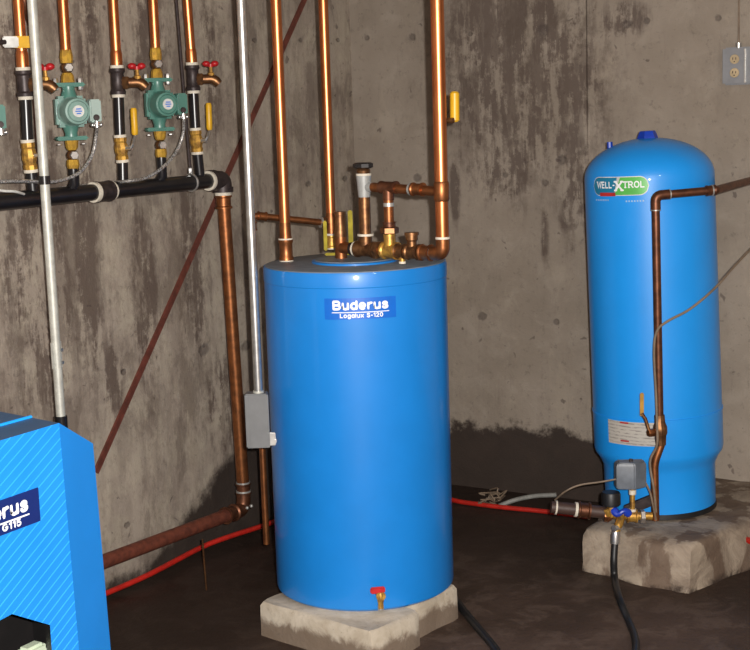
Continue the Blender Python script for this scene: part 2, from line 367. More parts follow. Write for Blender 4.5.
GL = {  # centre-line strokes, cap height 1
 'B': (.66, [[(0, 0), (0, 1)], [(0, 1), (.36, 1)]+_arc(.38, .76, .24, .24, 90, -90)+[(0, .52)], [(0, .52), (.38, .52)]+_arc(.40, .26, .27, .26, 90, -90)+[(0, 0)]]),
 'u': (.54, [[(0, XH), (0, .26)]+_arc(.26, .26, .26, .26, 180, 360)+[(.52, .3)], [(.54, XH), (.54, 0)]]),
 'd': (.56, [_arc(.28, XH/2, .28, XH/2, 0, 360, 24), [(.56, 1), (.56, 0)]]),
 'a': (.54, [_arc(.26, XH/2, .26, XH/2, 0, 360, 24), [(.54, XH), (.54, 0)]]),
 'g': (.54, [_arc(.26, XH/2, .26, XH/2, 0, 360, 24), [(.54, XH), (.54, -.08)]+_arc(.27, -.08, .27, .20, 0, -160)]),
 'o': (.56, [_arc(.28, XH/2, .28, XH/2, 0, 360, 24)]),
 'e': (.56, [[(.02, XH/2-.01), (.56, XH/2-.01)], _arc(.28, XH/2, .28, XH/2, 0, 315, 22)]),
 'r': (.34, [[(0, XH), (0, 0)], _arc(.34, .40, .34, .34, 180, 85)]),
 's': (.50, [_spl([(x*.88, y*XH) for x, y in _S])]),
 'S': (.58, [_spl(_S)]),
 'l': (.0, [[(0, 1), (0, 0)]]),
 'x': (.50, [[(0, XH), (.5, 0)], [(.5, XH), (0, 0)]]),
 'n': (.54, [[(0, XH), (0, 0)], [(0, .44)]+_arc(.27, .47, .27, .27, 180, 0)+[(.54, 0)]]),
 'L': (.50, [[(0, 1), (0, 0), (.5, 0)]]),
 'G': (.70, [_arc(.36, .5, .36, .5, 50, 335, 24)+[(.70, .46), (.38, .46)]]),
 '-': (.28, [[(0, .42), (.28, .42)]]), ' ': (.20, []),
 '1': (.26, [[(.0, .78), (.24, 1), (.24, 0)]]),
 '2': (.54, [_arc(.27, .72, .25, .28, 165, -35)+[(0, 0), (.56, 0)]]),
 '0': (.56, [_arc(.28, .5, .28, .5, 0, 360, 24)]),
 '5': (.54, [[(.50, 1), (.08, 1), (.04, .56)]+_arc(.26, .33, .28, .33, 130, -150)]),
 'W': (1.0, [[(0, 1), (.25, 0), (.5, .95), (.75, 0), (1, 1)], [(-.10, 1), (.12, 1)], [(.88, 1), (1.10, 1)]]),
 'E': (.52, [[(.5, 1), (0, 1), (0, 0), (.52, 0)], [(0, .52), (.42, .52)], [(-.08, 1), (0, 1)], [(-.08, 0), (0, 0)]]),
 'T': (.60, [[(0, .9), (0, 1), (.6, 1), (.6, .9)], [(.3, 1), (.3, 0)], [(.18, 0), (.42, 0)]]),
 'R': (.62, [[(0, 0), (0, 1), (.34, 1)]+_arc(.34, .75, .24, .25, 90, -90)+[(0, .5)], [(.3, .5), (.62, 0), (.70, 0)], [(-.10, 0), (.12, 0)], [(-.10, 1), (0, 1)]]),
 'O': (.72, [_arc(.36, .5, .36, .5, 0, 360, 26)]),
 'X': (.70, [[(0, 1), (.7, 0)], [(.7, 1), (0, 0)], [(-.10, 1), (.12, 1)], [(.58, 1), (.80, 1)], [(-.10, 0), (.12, 0)], [(.58, 0), (.80, 0)]]),
}
def text(string, height, place, name, mat, parent, stroke=0.2, width=None, gap=0.10, thick=0.0006):
    """lettering from centre-line strokes; place(x, y, d) maps flat text coordinates and depth to world. Cap height = height, centred on x, baseline y = 0"""
    x = 0; run = []
    for ch in string:
        w, st = GL[ch]; run.append((x+stroke/2, st)); x += w+stroke+gap
    tot = x-gap; kx = (width/tot) if width else height; ky = height*(1-stroke)
    mb = MB(); t = stroke/2
    kk_ = 0
    for ox, st in run:
        for pl in st:
            kk_ = (kk_+1) % 5
            pts = [((ox+a)*1.0-tot/2, b*(1-stroke)+t) for a, b in pl]
            L = []
            for i, p in enumerate(pts):
                a = pts[max(i-1, 0)]; b = pts[min(i+1, len(pts)-1)]
                if 0 < i < len(pts)-1:
                    d1 = V((p[0]-a[0], p[1]-a[1])).normalized(); d2 = V((b[0]-p[0], b[1]-p[1])).normalized(); d = d1+d2
                    d = d.normalized() if d.length > 1e-3 else d1; n = V((-d.y, d.x)); m = 1/max(0.5, n.dot(V((-d1.y, d1.x))))
                else:
                    d = V((b[0]-a[0], b[1]-a[1])).normalized(); n = V((-d.y, d.x)); m = 1
                e = 0 if 0 < i < len(pts)-1 else t*0.0
                L.append(((p[0]+n.x*t*m, p[1]+n.y*t*m), (p[0]-n.x*t*m, p[1]-n.y*t*m)))
            for i in range(len(L)-1):
                q = [L[i][0], L[i][1], L[i+1][1], L[i+1][0]]
                mb.add([place(c[0]*kx, c[1]*height, thick+kk_*0.00018+(i % 3)*0.00004) for c in q], [(0, 1, 2, 3)])
            for k, j in ((0, 1), (-1, -2)):   # end caps so corners close
                p = pts[k]; mb.add([place((p[0]+u)*kx, (p[1]+v)*height, thick+kk_*0.00018+0.00009+0.00002*k) for u, v in ((-t*.7, -t*.7), (t*.7, -t*.7), (t*.7, t*.7), (-t*.7, t*.7))], [(0, 1, 2, 3)])
    return mb.build(name, mat, parent)

# ------------------------------------------------------------------ the room
def struct(name, mb, mat):
    o = mb.build(name, mat); o['kind'] = 'structure'; return o
XB, YB, HT = 5.2, -6.2, 2.35
struct('floor', MB().box(V((XB/2, YB/2, -0.06)), XB+0.3, -YB+0.3, 0.12), 'floor')
struct('ceiling', MB().box(V((XB/2, YB/2, HT+0.06)), XB+0.3, -YB+0.3, 0.12), 'wallP')
struct('wall_left', MB().box(V((-0.075, YB/2, HT/2)), 0.15, -YB, HT), 'wallL')
struct('wall_right', MB().box(V((XB/2, 0.075, HT/2)), XB, 0.15, HT), 'wallR')
struct('wall_east', MB().box(V((XB+0.075, YB/2, HT/2)), 0.15, -YB, HT), 'wallP')
struct('wall_south', MB().box(V((XB/2, YB-0.075, HT/2)), XB, 0.15, HT), 'wallP')

# ------------------------------------------------------------------ blocks + hot water tank
BT = 0.10
def slab(c0, c1, c2, z, label, seed, t=None):
    """c0 left, c1 front, c2 right corners on the top plane"""
    c3 = c0+c2-c1
    m = MB(); n = 7; rnd = random.Random(seed)
    rings = []
    for zz, ins in ((0.0, 0.0), (z*0.5, 0.0), (z-0.012, 0.0), (z, 0.010)):
        ring = []; cs = [c0, c1, c2, c3]; ctr = (c0+c2)*0.5
        for a in range(4):
            p, q = cs[a], cs[(a+1) % 4]
            for k in range(n):
                pt = p.lerp(q, k/n); pt = V((pt.x, pt.y, zz)); d = V((ctr.x-pt.x, ctr.y-pt.y, 0)).normalized()
                jn = noise.noise(V((pt.x*14, pt.y*14, zz*14+seed)))*0.006
                cor = 0.008 if k == 0 else 0
                ring.append(pt+d*(ins+jn+0.003+cor))
        rings.append(ring)
    m.rings(rings)
    return tag(m.build('concrete_block', 'block', ang=50), label, 'concrete block', None)
b0, b1, b2 = PZ(256, 601, BT), PZ(373, 634, BT), PZ(411, 607, BT)
dx = (b1-b0).normalized(); nx = V((-dx.y, dx.x, 0)); nx = nx if nx.dot(b2-b1) > 0 else -nx
LB = (b2-b1).dot(nx)
slab(b0, b1, b1+nx*(LB-0.002), BT, 'pale concrete block, front left of those under the blue storage tank', 1)
q1 = PZ(413, 606.5, BT); q1 = q1+nx*max(0.0, (LB+0.003-(q1-b1).dot(nx))); q2 = PZ(458, 583.5, BT); q2 = q1+nx*(q2-q1).dot(nx); en = -dx
slab(q1+en*0.19, q1, q2, BT, 'stained concrete block, right hand one under the blue storage tank', 4)
TC = PZ(365.5, 581.5, BT); TR = 0.2545; TTOP = PV(TC, 262.5).z
T1 = thing('hot_water_tank', 'tall blue cylindrical hot water storage tank standing on concrete blocks', 'water tank', (TC.x, TC.y, BT))
def C(z, r=0, a=0): return V((TC.x+r*math.cos(a), TC.y+r*math.sin(a), z))
H1 = TTOP-BT
body = MB().turn(C(BT), C(TTOP), [(0, TR-0.014), (0, TR-0.012), (0.008, TR-0.002), (0.016, TR), (0.955, TR), (0.958, TR+0.0012), (0.992, TR+0.0012), (1.0, TR-0.001)], 96).build('jacket', 'blue', T1, ang=20)
MB().turn(C(TTOP-0.001), C(TTOP+0.004), [(0, TR-0.004), (0.6, TR-0.005), (1, TR-0.012)], 96).build('lid', 'greylid', T1)
MB().turn(C(TTOP+0.003), C(TTOP+0.010), [(0, 0.120), (0.8, 0.120), (1, 0.116)], 64).build('raised_cover_rim', 'blue', T1)
MB().turn(C(TTOP+0.009), C(TTOP+0.0125), [(0, 0.112), (1, 0.110)], 64).build('cover', 'greylid', T1)
# label facing the camera; angle of the camera as seen from the axis
def on_tank(ctr, R, ang0, zc, tilt=None):
    def place(x, y, d):
        a = ang0 + x/R; p = V((ctr.x+(R+d)*math.cos(a), ctr.y+(R+d)*math.sin(a), zc+y))
        return tilt @ p if tilt else p
    return place
def px_angle(ctr, R, z, px):   # azimuth on the cylinder whose image column is px
    base = math.atan2(CAM.y-ctr.y, CAM.x-ctr.x); best = None
    for i in range(-170, 171):
        a = base+i*math.radians(0.5); x, _ = proj(V((ctr.x+R*math.cos(a), ctr.y+R*math.sin(a), z)))
        if best is None or abs(x-px) < best[0]: best = (abs(x-px), a)
    return best[1]
def z_at(ctr, R, a, py):
    p = V((ctr.x+R*math.cos(a), ctr.y+R*math.sin(a), 0)); return PV(p, py).z
def patch(place, w, h, d=0.0008, nu=16, x0=None, corner=0.0, poly=None):
    m = MB()
    if poly is None:
        g = [[place(-w/2+w*i/nu, y, d) for i in range(nu+1)] for y in (-h/2, h/2)]
        for i in range(nu): m.add([g[0][i], g[0][i+1], g[1][i+1], g[1][i]], [(0, 1, 2, 3)])
    return m
aL = px_angle(TC, TR, 1.0, 360); zL = z_at(TC, TR, aL, 308.5)
plc = on_tank(TC, TR+0.0013, aL, zL)
lb = patch(plc, 0.192, 0.056).build('brand_label', 'lblue', T1)
pl2 = lambda dx, dy: (lambda x, y, d: plc(x+dx, y+dy, d+0.0012))
text('Buderus', 0.0265, pl2(0.0, -0.0035), 'lettering', 'white', lb, 0.24, 0.148)
patch(pl2(0.0, -0.0095), 0.152, 0.0022).build('underline', 'white', lb)
text('Logalux S-120', 0.0125, pl2(0.002, -0.0240), 'lettering', 'white', lb, 0.22, 0.114)
# drain cock
aD = px_angle(TC, TR, 0.13, 379.5); zD = z_at(TC, TR, aD, 592)
dD = V((math.cos(aD), math.sin(aD), 0)); pD = V((TC.x, TC.y, zD))+dD*TR
dv = MB().fitting(pD-dD*0.006, pD+dD*0.035, 0.011).turn(pD+dD*0.026-Z0*0.036, pD+dD*0.026+Z0*0.014, [(0, 0.006), (0, 0.0075), (0.3, 0.0075), (0.4, 0.009), (0.8, 0.011), (1, 0.006)]).build('drain_valve', 'brass', T1)
MB().turn(pD+dD*0.024-Z0*0.041, pD+dD*0.024-Z0*0.030, [(0, 0.0085), (1, 0.0085)], 12).build('spout_ring', 'steel', dv)
hU = dD.cross(Z0)
MB().box(pD+dD*0.032+Z0*0.017+(hU if hU.dot(R0) < 0 else -hU)*0.008, 0.040, 0.010, 0.018, hU, dD).build('handle', 'red', dv, bevel=0.003)

# ------------------------------------------------------------------ copper work on the tank
def ring(P, d, r, name='joint_ring', mat='tape', parent=None, w=0.006):
    d = d.normalized(); return MB().cyl(P-d*w/2, P+d*w/2, r).build(name, mat, parent)
zt = TTOP+0.004
def riser(px, py, pyoff, r, label, name='copper_pipe'):
    P = PZ(px, py, zt); T = V((P.x, P.y, HT-0.002))
    t = thing(name, label, 'pipe', P)
    return P, T, t
# riser one (front left)
P, T, t = riser(286.5, 261.5, 0, 0.0145, 'bright copper riser rising from the left rim of the blue storage tank')
MB().cyl(P+Z0*0.07, T, 0.0146).build('tube', 'copper', t)
MB().fitting(P+Z0*0.004, P+Z0*0.062, 0.0185, 1.12).build('adapter', 'oldcopper', t)
MB().turn(P+Z0*0.06, P+Z0*0.11, [(0, 0.0185), (0.3, 0.0165), (1, 0.0155)]).build('coupling', 'oldcopper', t)
ring(P+Z0*0.063, Z0, 0.0205, parent=t); ring(P+Z0*0.004, Z0, 0.0200, parent=t)
P1 = P
# riser two (rear)
P, T, t = riser(332, 249, 0, 0.0145, 'bright copper riser at the rear of the blue storage tank, second from the left')
T = V((PD(322.5, 0, depth(P)).x*1.0, PD(322.5, 0, depth(P)).y, HT-0.002)) if False else T
MB().cyl(P+Z0*0.10, T, 0.0146).build('tube', 'copper', t)
MB().fitting(P+Z0*0.004, P+Z0*0.042, 0.018, 1.12).build('adapter', 'brass', t)
MB().turn(P+Z0*0.045, P+Z0*0.11, [(0, 0.018), (0.7, 0.0175), (1, 0.0150)]).build('tee', 'oldcopper', t)
ring(P+Z0*0.045, Z0, 0.020, parent=t); ring(P+Z0*0.003, Z0, 0.0175, parent=t)
P2 = P; ZT2 = P.z+0.078
# relief line from riser two to the left, then down beside the tank
A = V((P2.x, P2.y, ZT2)); Bp = PD(252, 215.2, depth(P2)-0.10)
Bd = PD(267.5, 543, 0); _q = V((Bp.x, Bp.y, 0)); Bd = PV(_q, 544)
t = thing('relief_pipe', 'thin brown copper pipe bent down beside the left of the blue storage tank', 'pipe', V((Bp.x, Bp.y, Bd.z)))
MB().tube([A+(Bp-A).normalized()*0.018, Bp, Bd], 0.0098, bend=0.022).build('tube', 'oldcopper', t)
dA = (Bp-A).normalized()
MB().fitting(Bp-dA*0.045, Bp-dA*0.018, 0.0122).build('elbow_sleeve', 'oldcopper', t)
MB().fitting(Bp-Z0*0.045, Bp-Z0*0.02, 0.0122).build('elbow_sleeve', 'oldcopper', t)
MB().hexa(A+dA*0.014, A+dA*0.032, 0.0185).build('union_nut', 'bronze', t)
ring(A+dA*0.033, dA, 0.017, 'joint_ring', 'solder', t, 0.004)
ring(Bp+(A-Bp)*0.4, dA, 0.0102, 'support_clip', 'bronze', t)
# big riser on the right
zr = zt+0.038
E = PZ(443, 253.5, zr); T = V((E.x, E.y, HT-0.002))
t = thing('copper_pipe', 'widest bright copper riser at the right rim of the blue storage tank', 'pipe', V((E.x, E.y, zt)))
# header along the lid
h0 = PZ(341, 248, zr); hd = (E-h0)
def on_line(px):
    lo, hi = 0.0, 1.0
    for _ in range(40):
        mid_ = (lo+hi)/2
        if proj(h0.lerp(E, mid_))[0] < px: lo = mid_
        else: hi = mid_
    return h0.lerp(E, lo)
hp = [on_line(px) for px in (341.5, 366, 390, 401.5, 411, 426)]; hd.normalize()
MB().tube([E-hd*0.036, E, E+Z0*0.040], 0.0185, bend=0.034).build('elbow', 'oldcopper', t)
MB().cyl(E+Z0*0.04, T, 0.0176).build('tube', 'copper', t)
ring(E+Z0*0.041, Z0, 0.0195, parent=t)
# small lever valve on the back of the big riser
lv = PV(E, 121) ; lvr = (R0*0.9+f0*0.45).normalized()
MB().cyl(lv, lv+lvr*0.040, 0.0075).build('valve_stem', 'bronze', t)
lz = depth(E)+0.03; la_, lb_ = PD(454.8, 122, lz), PD(454.6, 91.5, lz)
MB().cyl(lv+lvr*0.034, la_+(lb_-la_)*0.06, 0.004, seg=8).build('lever_shank', 'iron', t)
MB().tube([la_, la_.lerp(lb_, .06), la_.lerp(lb_, .94), lb_], lambda q: 0.0125 if 0.02 < q < 0.98 else 0.008, seg=12).build('lever', 'yellow', t)
hz = thing('copper_header', 'brown copper and brass header lying across the lid of the blue storage tank', 'pipe fitting', V((hp[2].x, hp[2].y, zt)))
MB().fitting(hp[1]-hd*0.032, hp[1]+hd*0.032, 0.0195).cyl(hp[1], hp[1]+Z0*0.036, 0.0175).build('tee', 'bronze', hz)
MB().hexa(hp[1]+hd*0.034, hp[1]+hd*0.050, 0.026).build('union_nut', 'bronze', hz)
MB().fitting(hp[2]-hd*0.022, hp[2]+hd*0.026, 0.0205).cyl(hp[2], hp[2]+Z0*0.045, 0.0165).build('tee', 'brass', hz)
MB().cyl(hp[0], E-hd*0.03, 0.0145).build('tube', 'oldcopper', hz)
MB().fitting(hp[3]-hd*0.018, hp[3]+hd*0.014, 0.0180).build('coupling', 'bronze', hz)
MB().fitting(hp[4]-hd*0.012, hp[4]+hd*0.030, 0.0185).turn(hp[4]+hd*0.004, hp[4]+hd*0.004+Z0*0.052, [(0, 0.013), (0.55, 0.013), (0.62, 0.0165), (0.85, 0.0165), (0.86, 0.0195), (1, 0.0195)]).build('capped_tee', 'bronze', hz)
MB().cyl(hp[3]+hd*0.002, hp[3]+hd*0.002-Z0*0.03, 0.0085).build('drain_stub', 'brass', hz)
ring(hp[3]-Z0*0.030+hd*0.002, Z0, 0.0095, parent=hz)
ring(hp[1]-hd*0.038, hd, 0.0205, parent=hz, w=0.005); ring(hp[1]+hd*0.034, hd, 0.0185, 'joint_ring', 'solder', hz)
MB().fitting(hp[5]-hd*0.016, hp[5]+hd*0.018, 0.0190).build('adapter', 'oldcopper', hz); ring(hp[5]+hd*0.022, hd, 0.0178, parent=hz, w=0.004)
# upright with brass body at the front
F = PZ(341.5, 261, zt)
fr = thing('brass_upright_fitting', 'short brass and copper upright fitting at the front of the tank lid', 'pipe fitting', F)
zf = F.z
MB().cyl(F, F+Z0*0.05, 0.0170).build('nipple', 'oldcopper', fr)
MB().turn(F+Z0*0.045, F+Z0*0.072, [(0, 0.0165), (0.5, 0.0175), (1, 0.0165)]).build('coupling', 'oldcopper', fr)
MB().turn(F+Z0*0.070, F+Z0*0.138, [(0, 0.0175), (0.15, 0.0180), (0.3, 0.0150), (0.85, 0.0150), (0.86, 0.0165), (1, 0.0165)]).build('cap_tube', 'bronze', fr)
ring(F+Z0*0.002, Z0, 0.0180, parent=fr); ring(F+Z0*0.071, Z0, 0.0185, 'joint_ring', 'bronze', fr)
fa = F+Z0*(zr-F.z+0.006)
MB().cyl(fa, hp[1]-hd*0.034, 0.0125).build('side_branch', 'oldcopper', fr)
ring(hp[1]-hd*0.050, hd, 0.018, 'joint_ring', 'black', fr)
# yellow lever behind it
lp = PZ(351.5, 258, zt+0.004); lq = lp-R0*0.072+f0*0.012
ylv = tag(MB().box(lp+Z0*0.072, 0.013, 0.006, 0.125, R0, f0).box(lq+Z0*0.064, 0.010, 0.006, 0.085, R0, f0).box((lp+lq)/2+Z0*0.012, 0.078, 0.006, 0.008, R0, f0).build('valve_lever', 'yellow2', None, bevel=0.0025), 'dull yellow valve lever frame behind the brass upright fitting', 'valve lever')

# relief valve tower
W = hp[1]; Wz = lambda py: PV(W, py)
tw = thing('mixing_valve', 'upright brass valve with a dark round knob and silver body above the tank lid', 'valve', W+Z0*0.036)
ring(W+Z0*0.040, Z0, 0.0225, parent=tw)
MB().cyl(W+Z0*0.036, Wz(196), 0.0160).build('tube', 'bronze', tw)
MB().turn(Wz(198), Wz(175), [(0, 0.0155), (0.08, 0.0165), (0.9, 0.0205), (1, 0.0215)]).build('silver_body', 'bodysilver', tw)
MB().cyl(Wz(187), Wz(187)+hd*0.03, 0.013).build('outlet', 'bodysilver', tw)
ring(Wz(174.5), Z0, 0.0215, parent=tw)
MB().turn(Wz(174), Wz(167), [(0, 0.0175), (0.5, 0.0190), (1, 0.013)]).build('collar', 'bronze', tw)
MB().turn(Wz(168.5), Wz(162.5), [(0, 0.020), (0.2, 0.0285), (0.8, 0.0285), (1, 0.022)], 9).build('knob', 'black', tw)
# loop from silver body to the big riser
X = hp[2]; zh = Wz(187).z
t = thing('copper_branch', 'dark copper branch joining the silver valve body to the widest riser', 'pipe', X+Z0*0.045)
W2 = V((W.x, W.y, zh)); X2 = V((X.x, X.y, zh)).lerp(V((X.x, X.y, zh)), 1); E2 = V((E.x, E.y, zh-0.008))
MB().cyl(W2+hd*0.025, E2-hd*0.016, 0.0128).build('tube', 'oldcopper', t)
MB().fitting(X2-hd*0.026, X2+hd*0.030, 0.0158, 1.1).cyl(X2, X2-Z0*0.034, 0.0155).build('tee', 'browncopper', t)
MB().cyl(X2-Z0*0.02, X+Z0*0.07, 0.0135).build('tube', 'oldcopper', t)
MB().fitting(X+Z0*0.062, X+Z0*0.078, 0.017).build('coupling', 'browncopper', t); MB().hexa(X+Z0*0.046, X+Z0*0.064, 0.0255).build('union_nut', 'bronze', t)
ring(X2-Z0*0.046, Z0, 0.0148, 'joint_ring', 'solder', t, 0.010)
_k = X2.lerp(E2, 0.5); MB().fitting(_k-hd*0.006, _k+hd*0.030, 0.0155).build('coupling', 'oldcopper', t); ring(_k-hd*0.012, hd, 0.0165, 'joint_ring', 'solder', t, 0.005)
MB().turn(E2-Z0*0.026, E2+Z0*0.026, [(0, 0.0180), (0.1, 0.0205), (0.9, 0.0205), (1, 0.0180)]).build('tee', 'oldcopper', t)

# ------------------------------------------------------------------ conduits
cz = depth(TC)-0.15
c0 = PD(258.5, 394, cz); c1 = V((c0.x, c0.y, HT-0.002))
jb = thing('conduit', 'bright silver steel conduit left of the tank ending in a grey box', 'conduit', PD(259, 446, cz))
MB().cyl(c0-Z0*0.01, c1, 0.0118).build('tube', 'galv', jb)
bc = PD(258, 419.5, cz)
bx = MB().box(bc-R0*0.001, 0.062, 0.045, 0.150, R0, f0).build('switch_box', 'grey', jb, bevel=0.003)
MB().box(bc+R0*0.006-f0*0.024, 0.052, 0.004, 0.146, R0, f0).build('box_cover', 'grey', bx, bevel=0.001)
MB().cyl(c0-Z0*0.006, c0+Z0*0.010, 0.0150).build('connector', 'dullgalv', jb)
MB().box(bc+R0*0.038-Z0*0.052-f0*0.012, 0.018, 0.010, 0.036, R0, f0).build('clip', 'galv', bx, bevel=0.002)
MB().box(bc+R0*0.047-Z0*0.057-f0*0.012, 0.005, 0.016, 0.010, R0, f0).build('clip_tab', 'steel', bx, bevel=0.001)
# conduit at the left, in front of the manifold
K0 = PL(61, 418, 0.26); K1 = PL(34, 30, 0.26); dk = (K1-K0).normalized()
KT = K0+dk*((HT-0.003-K0.z)/dk.z); KB = K0-dk*0.05
t = thing('conduit', 'pale grey steel conduit in front of the black manifold, dropping behind the boiler', 'conduit', KB)
MB().cyl(K0, KT, 0.0125).build('tube', 'dullgalv', t)
kk = K0+dk*((PV(K0, 180).z-K0.z)/dk.z)
MB().cyl(kk-dk*0.011, kk+dk*0.011, 0.0150).build('coupling', 'black', t)
MB().cyl(KB-dk*0.03, K0+dk*0.006, 0.0165).build('end_bushing', 'black', t)
MB().cyl(V((KB.x, KB.y, 0.0)), KB-dk*0.01, 0.0125).build('lower_conduit', 'black', t)
ks = K0+dk*(PV(K0, 355).z-K0.z)
MB().box(ks, 0.006, 0.034, 0.07, V((1, 0, 0)), V((0, 1, 0))).build('strap', 'dullgalv', t)
for dz in (0.012, -0.022): MB().cyl(ks+V((0.0, 0.013, dz)), ks+V((0.008, 0.014, dz)), 0.005, seg=8).build('screw', 'steel', t)

# ------------------------------------------------------------------ heating manifold on the left wall
OM = 0.15
mA, mB_ = PL(-60, 208.5, OM), PL(207, 180.5, OM); mB_.z = mA.z = (PL(0, 202, OM).z+PL(205, 181, OM).z)/2
mz = mA.z; md = V((0, 1, 0))
def MP(px, py=190):  p = PL(px, py, OM); return V((OM, p.y, mz))
mani = thing('heating_manifold', 'black iron pipe manifold running level along the left wall', 'pipe manifold', V((OM, MP(100).y, mz-0.03)))
MR = 0.0235
MB().cyl(V((OM, -3.9, mz)), MP(214), MR, seg=28).build('header_pipe', 'black', mani)
MB().fitting(MP(95.5), MP(109.5), 0.0285, 1.06).build('coupling', 'iron', mani)
ring(MP(94), md, 0.0290, parent=mani, w=0.012); ring(MP(111), md, 0.0270, parent=mani, w=0.008)
ep = MP(223); eb = PL(223.5, 197, OM)
MB().tube([ep-md*0.06, ep, ep-Z0*0.040], 0.0290, seg=24, bend=0.034).build('elbow', 'iron', mani)
MB().cyl(ep-md*0.068, ep-md*0.045, 0.0335).cyl(ep-Z0*0.024, ep-Z0*0.040, 0.0330).build('elbow_lip', 'iron', mani)
ring(ep-md*0.072, md, 0.0310, parent=mani, w=0.010); ring(ep-Z0*0.044, Z0, 0.0275, parent=mani, w=0.012)
# copper drop pipe and the brown return along the floor
dT = ep-Z0*0.042; dB = PL(243.5, 492, OM)
t = thing('copper_drop_pipe', 'tarnished orange copper pipe dropping from the end of the black manifold', 'pipe', dB)
MB().cyl(dT-Z0*0.01, dB, 0.0215, seg=24).build('tube', 'oldcopper_b', t) if False else MB().cyl(dT-Z0*0.01, dB, 0.0205, seg=24).build('tube', 'oldcopper', t)
MB().fitting(dT-Z0*0.008, dT-Z0*0.05, 0.0235).build('adapter', 'oldcopper', t)
MB().fitting(dB+Z0*0.030, dB-Z0*0.005, 0.0225).build('coupling', 'browncopper', t); ring(dB+Z0*0.030, Z0, 0.0235, 'joint_ring', 'solder', t, 0.010); ring(dB+Z0*0.002, Z0, 0.0250, 'joint_ring', 'solder', t, 0.008)
fB = PL(243.5, 509, OM); fA = PL(100, 563, OM); fd = (fA-fB).normalized()
t = thing('return_pipe', 'brown pipe sloping low along the left wall behind the boiler', 'pipe', fA)
MB().tube([dB, fB, fB+fd*0.09], 0.0235, bend=0.04, seg=20).build('elbow', 'browncopper', t)
MB().cyl(fB+fd*0.05, fA+fd*0.5, 0.0215, seg=20).build('tube', 'rustpipe', t)
MB().fitting(fB+fd*0.05, fB+fd*0.10, 0.0245).build('elbow_sleeve', 'browncopper', t)
for s_ in (-1, 1): MB().ball(fB+V((0.024, 0.012*s_, 0.010)), 0.006).build('solder_drop', 'solder', t)
# hanger rod + ring
hr = MP(191.5)
t = thing('pipe_hanger', 'thin dark threaded rod with a ring clamp round the black manifold', 'pipe hanger', hr)
MB().cyl(hr+Z0*0.03, V((hr.x-0.02, hr.y-0.03, HT-0.002)), 0.0048, seg=8).build('rod', 'iron', t)
MB().tube([hr+V((math.cos(a)*0.026, 0, math.sin(a)*0.026)) for a in [i*PI/10 for i in range(21)]], 0.0035, seg=8).build('ring_clamp', 'steel', t)
MB().hexa(hr+Z0*0.028, hr+Z0*0.046, 0.0075).build('nut', 'steel', t)

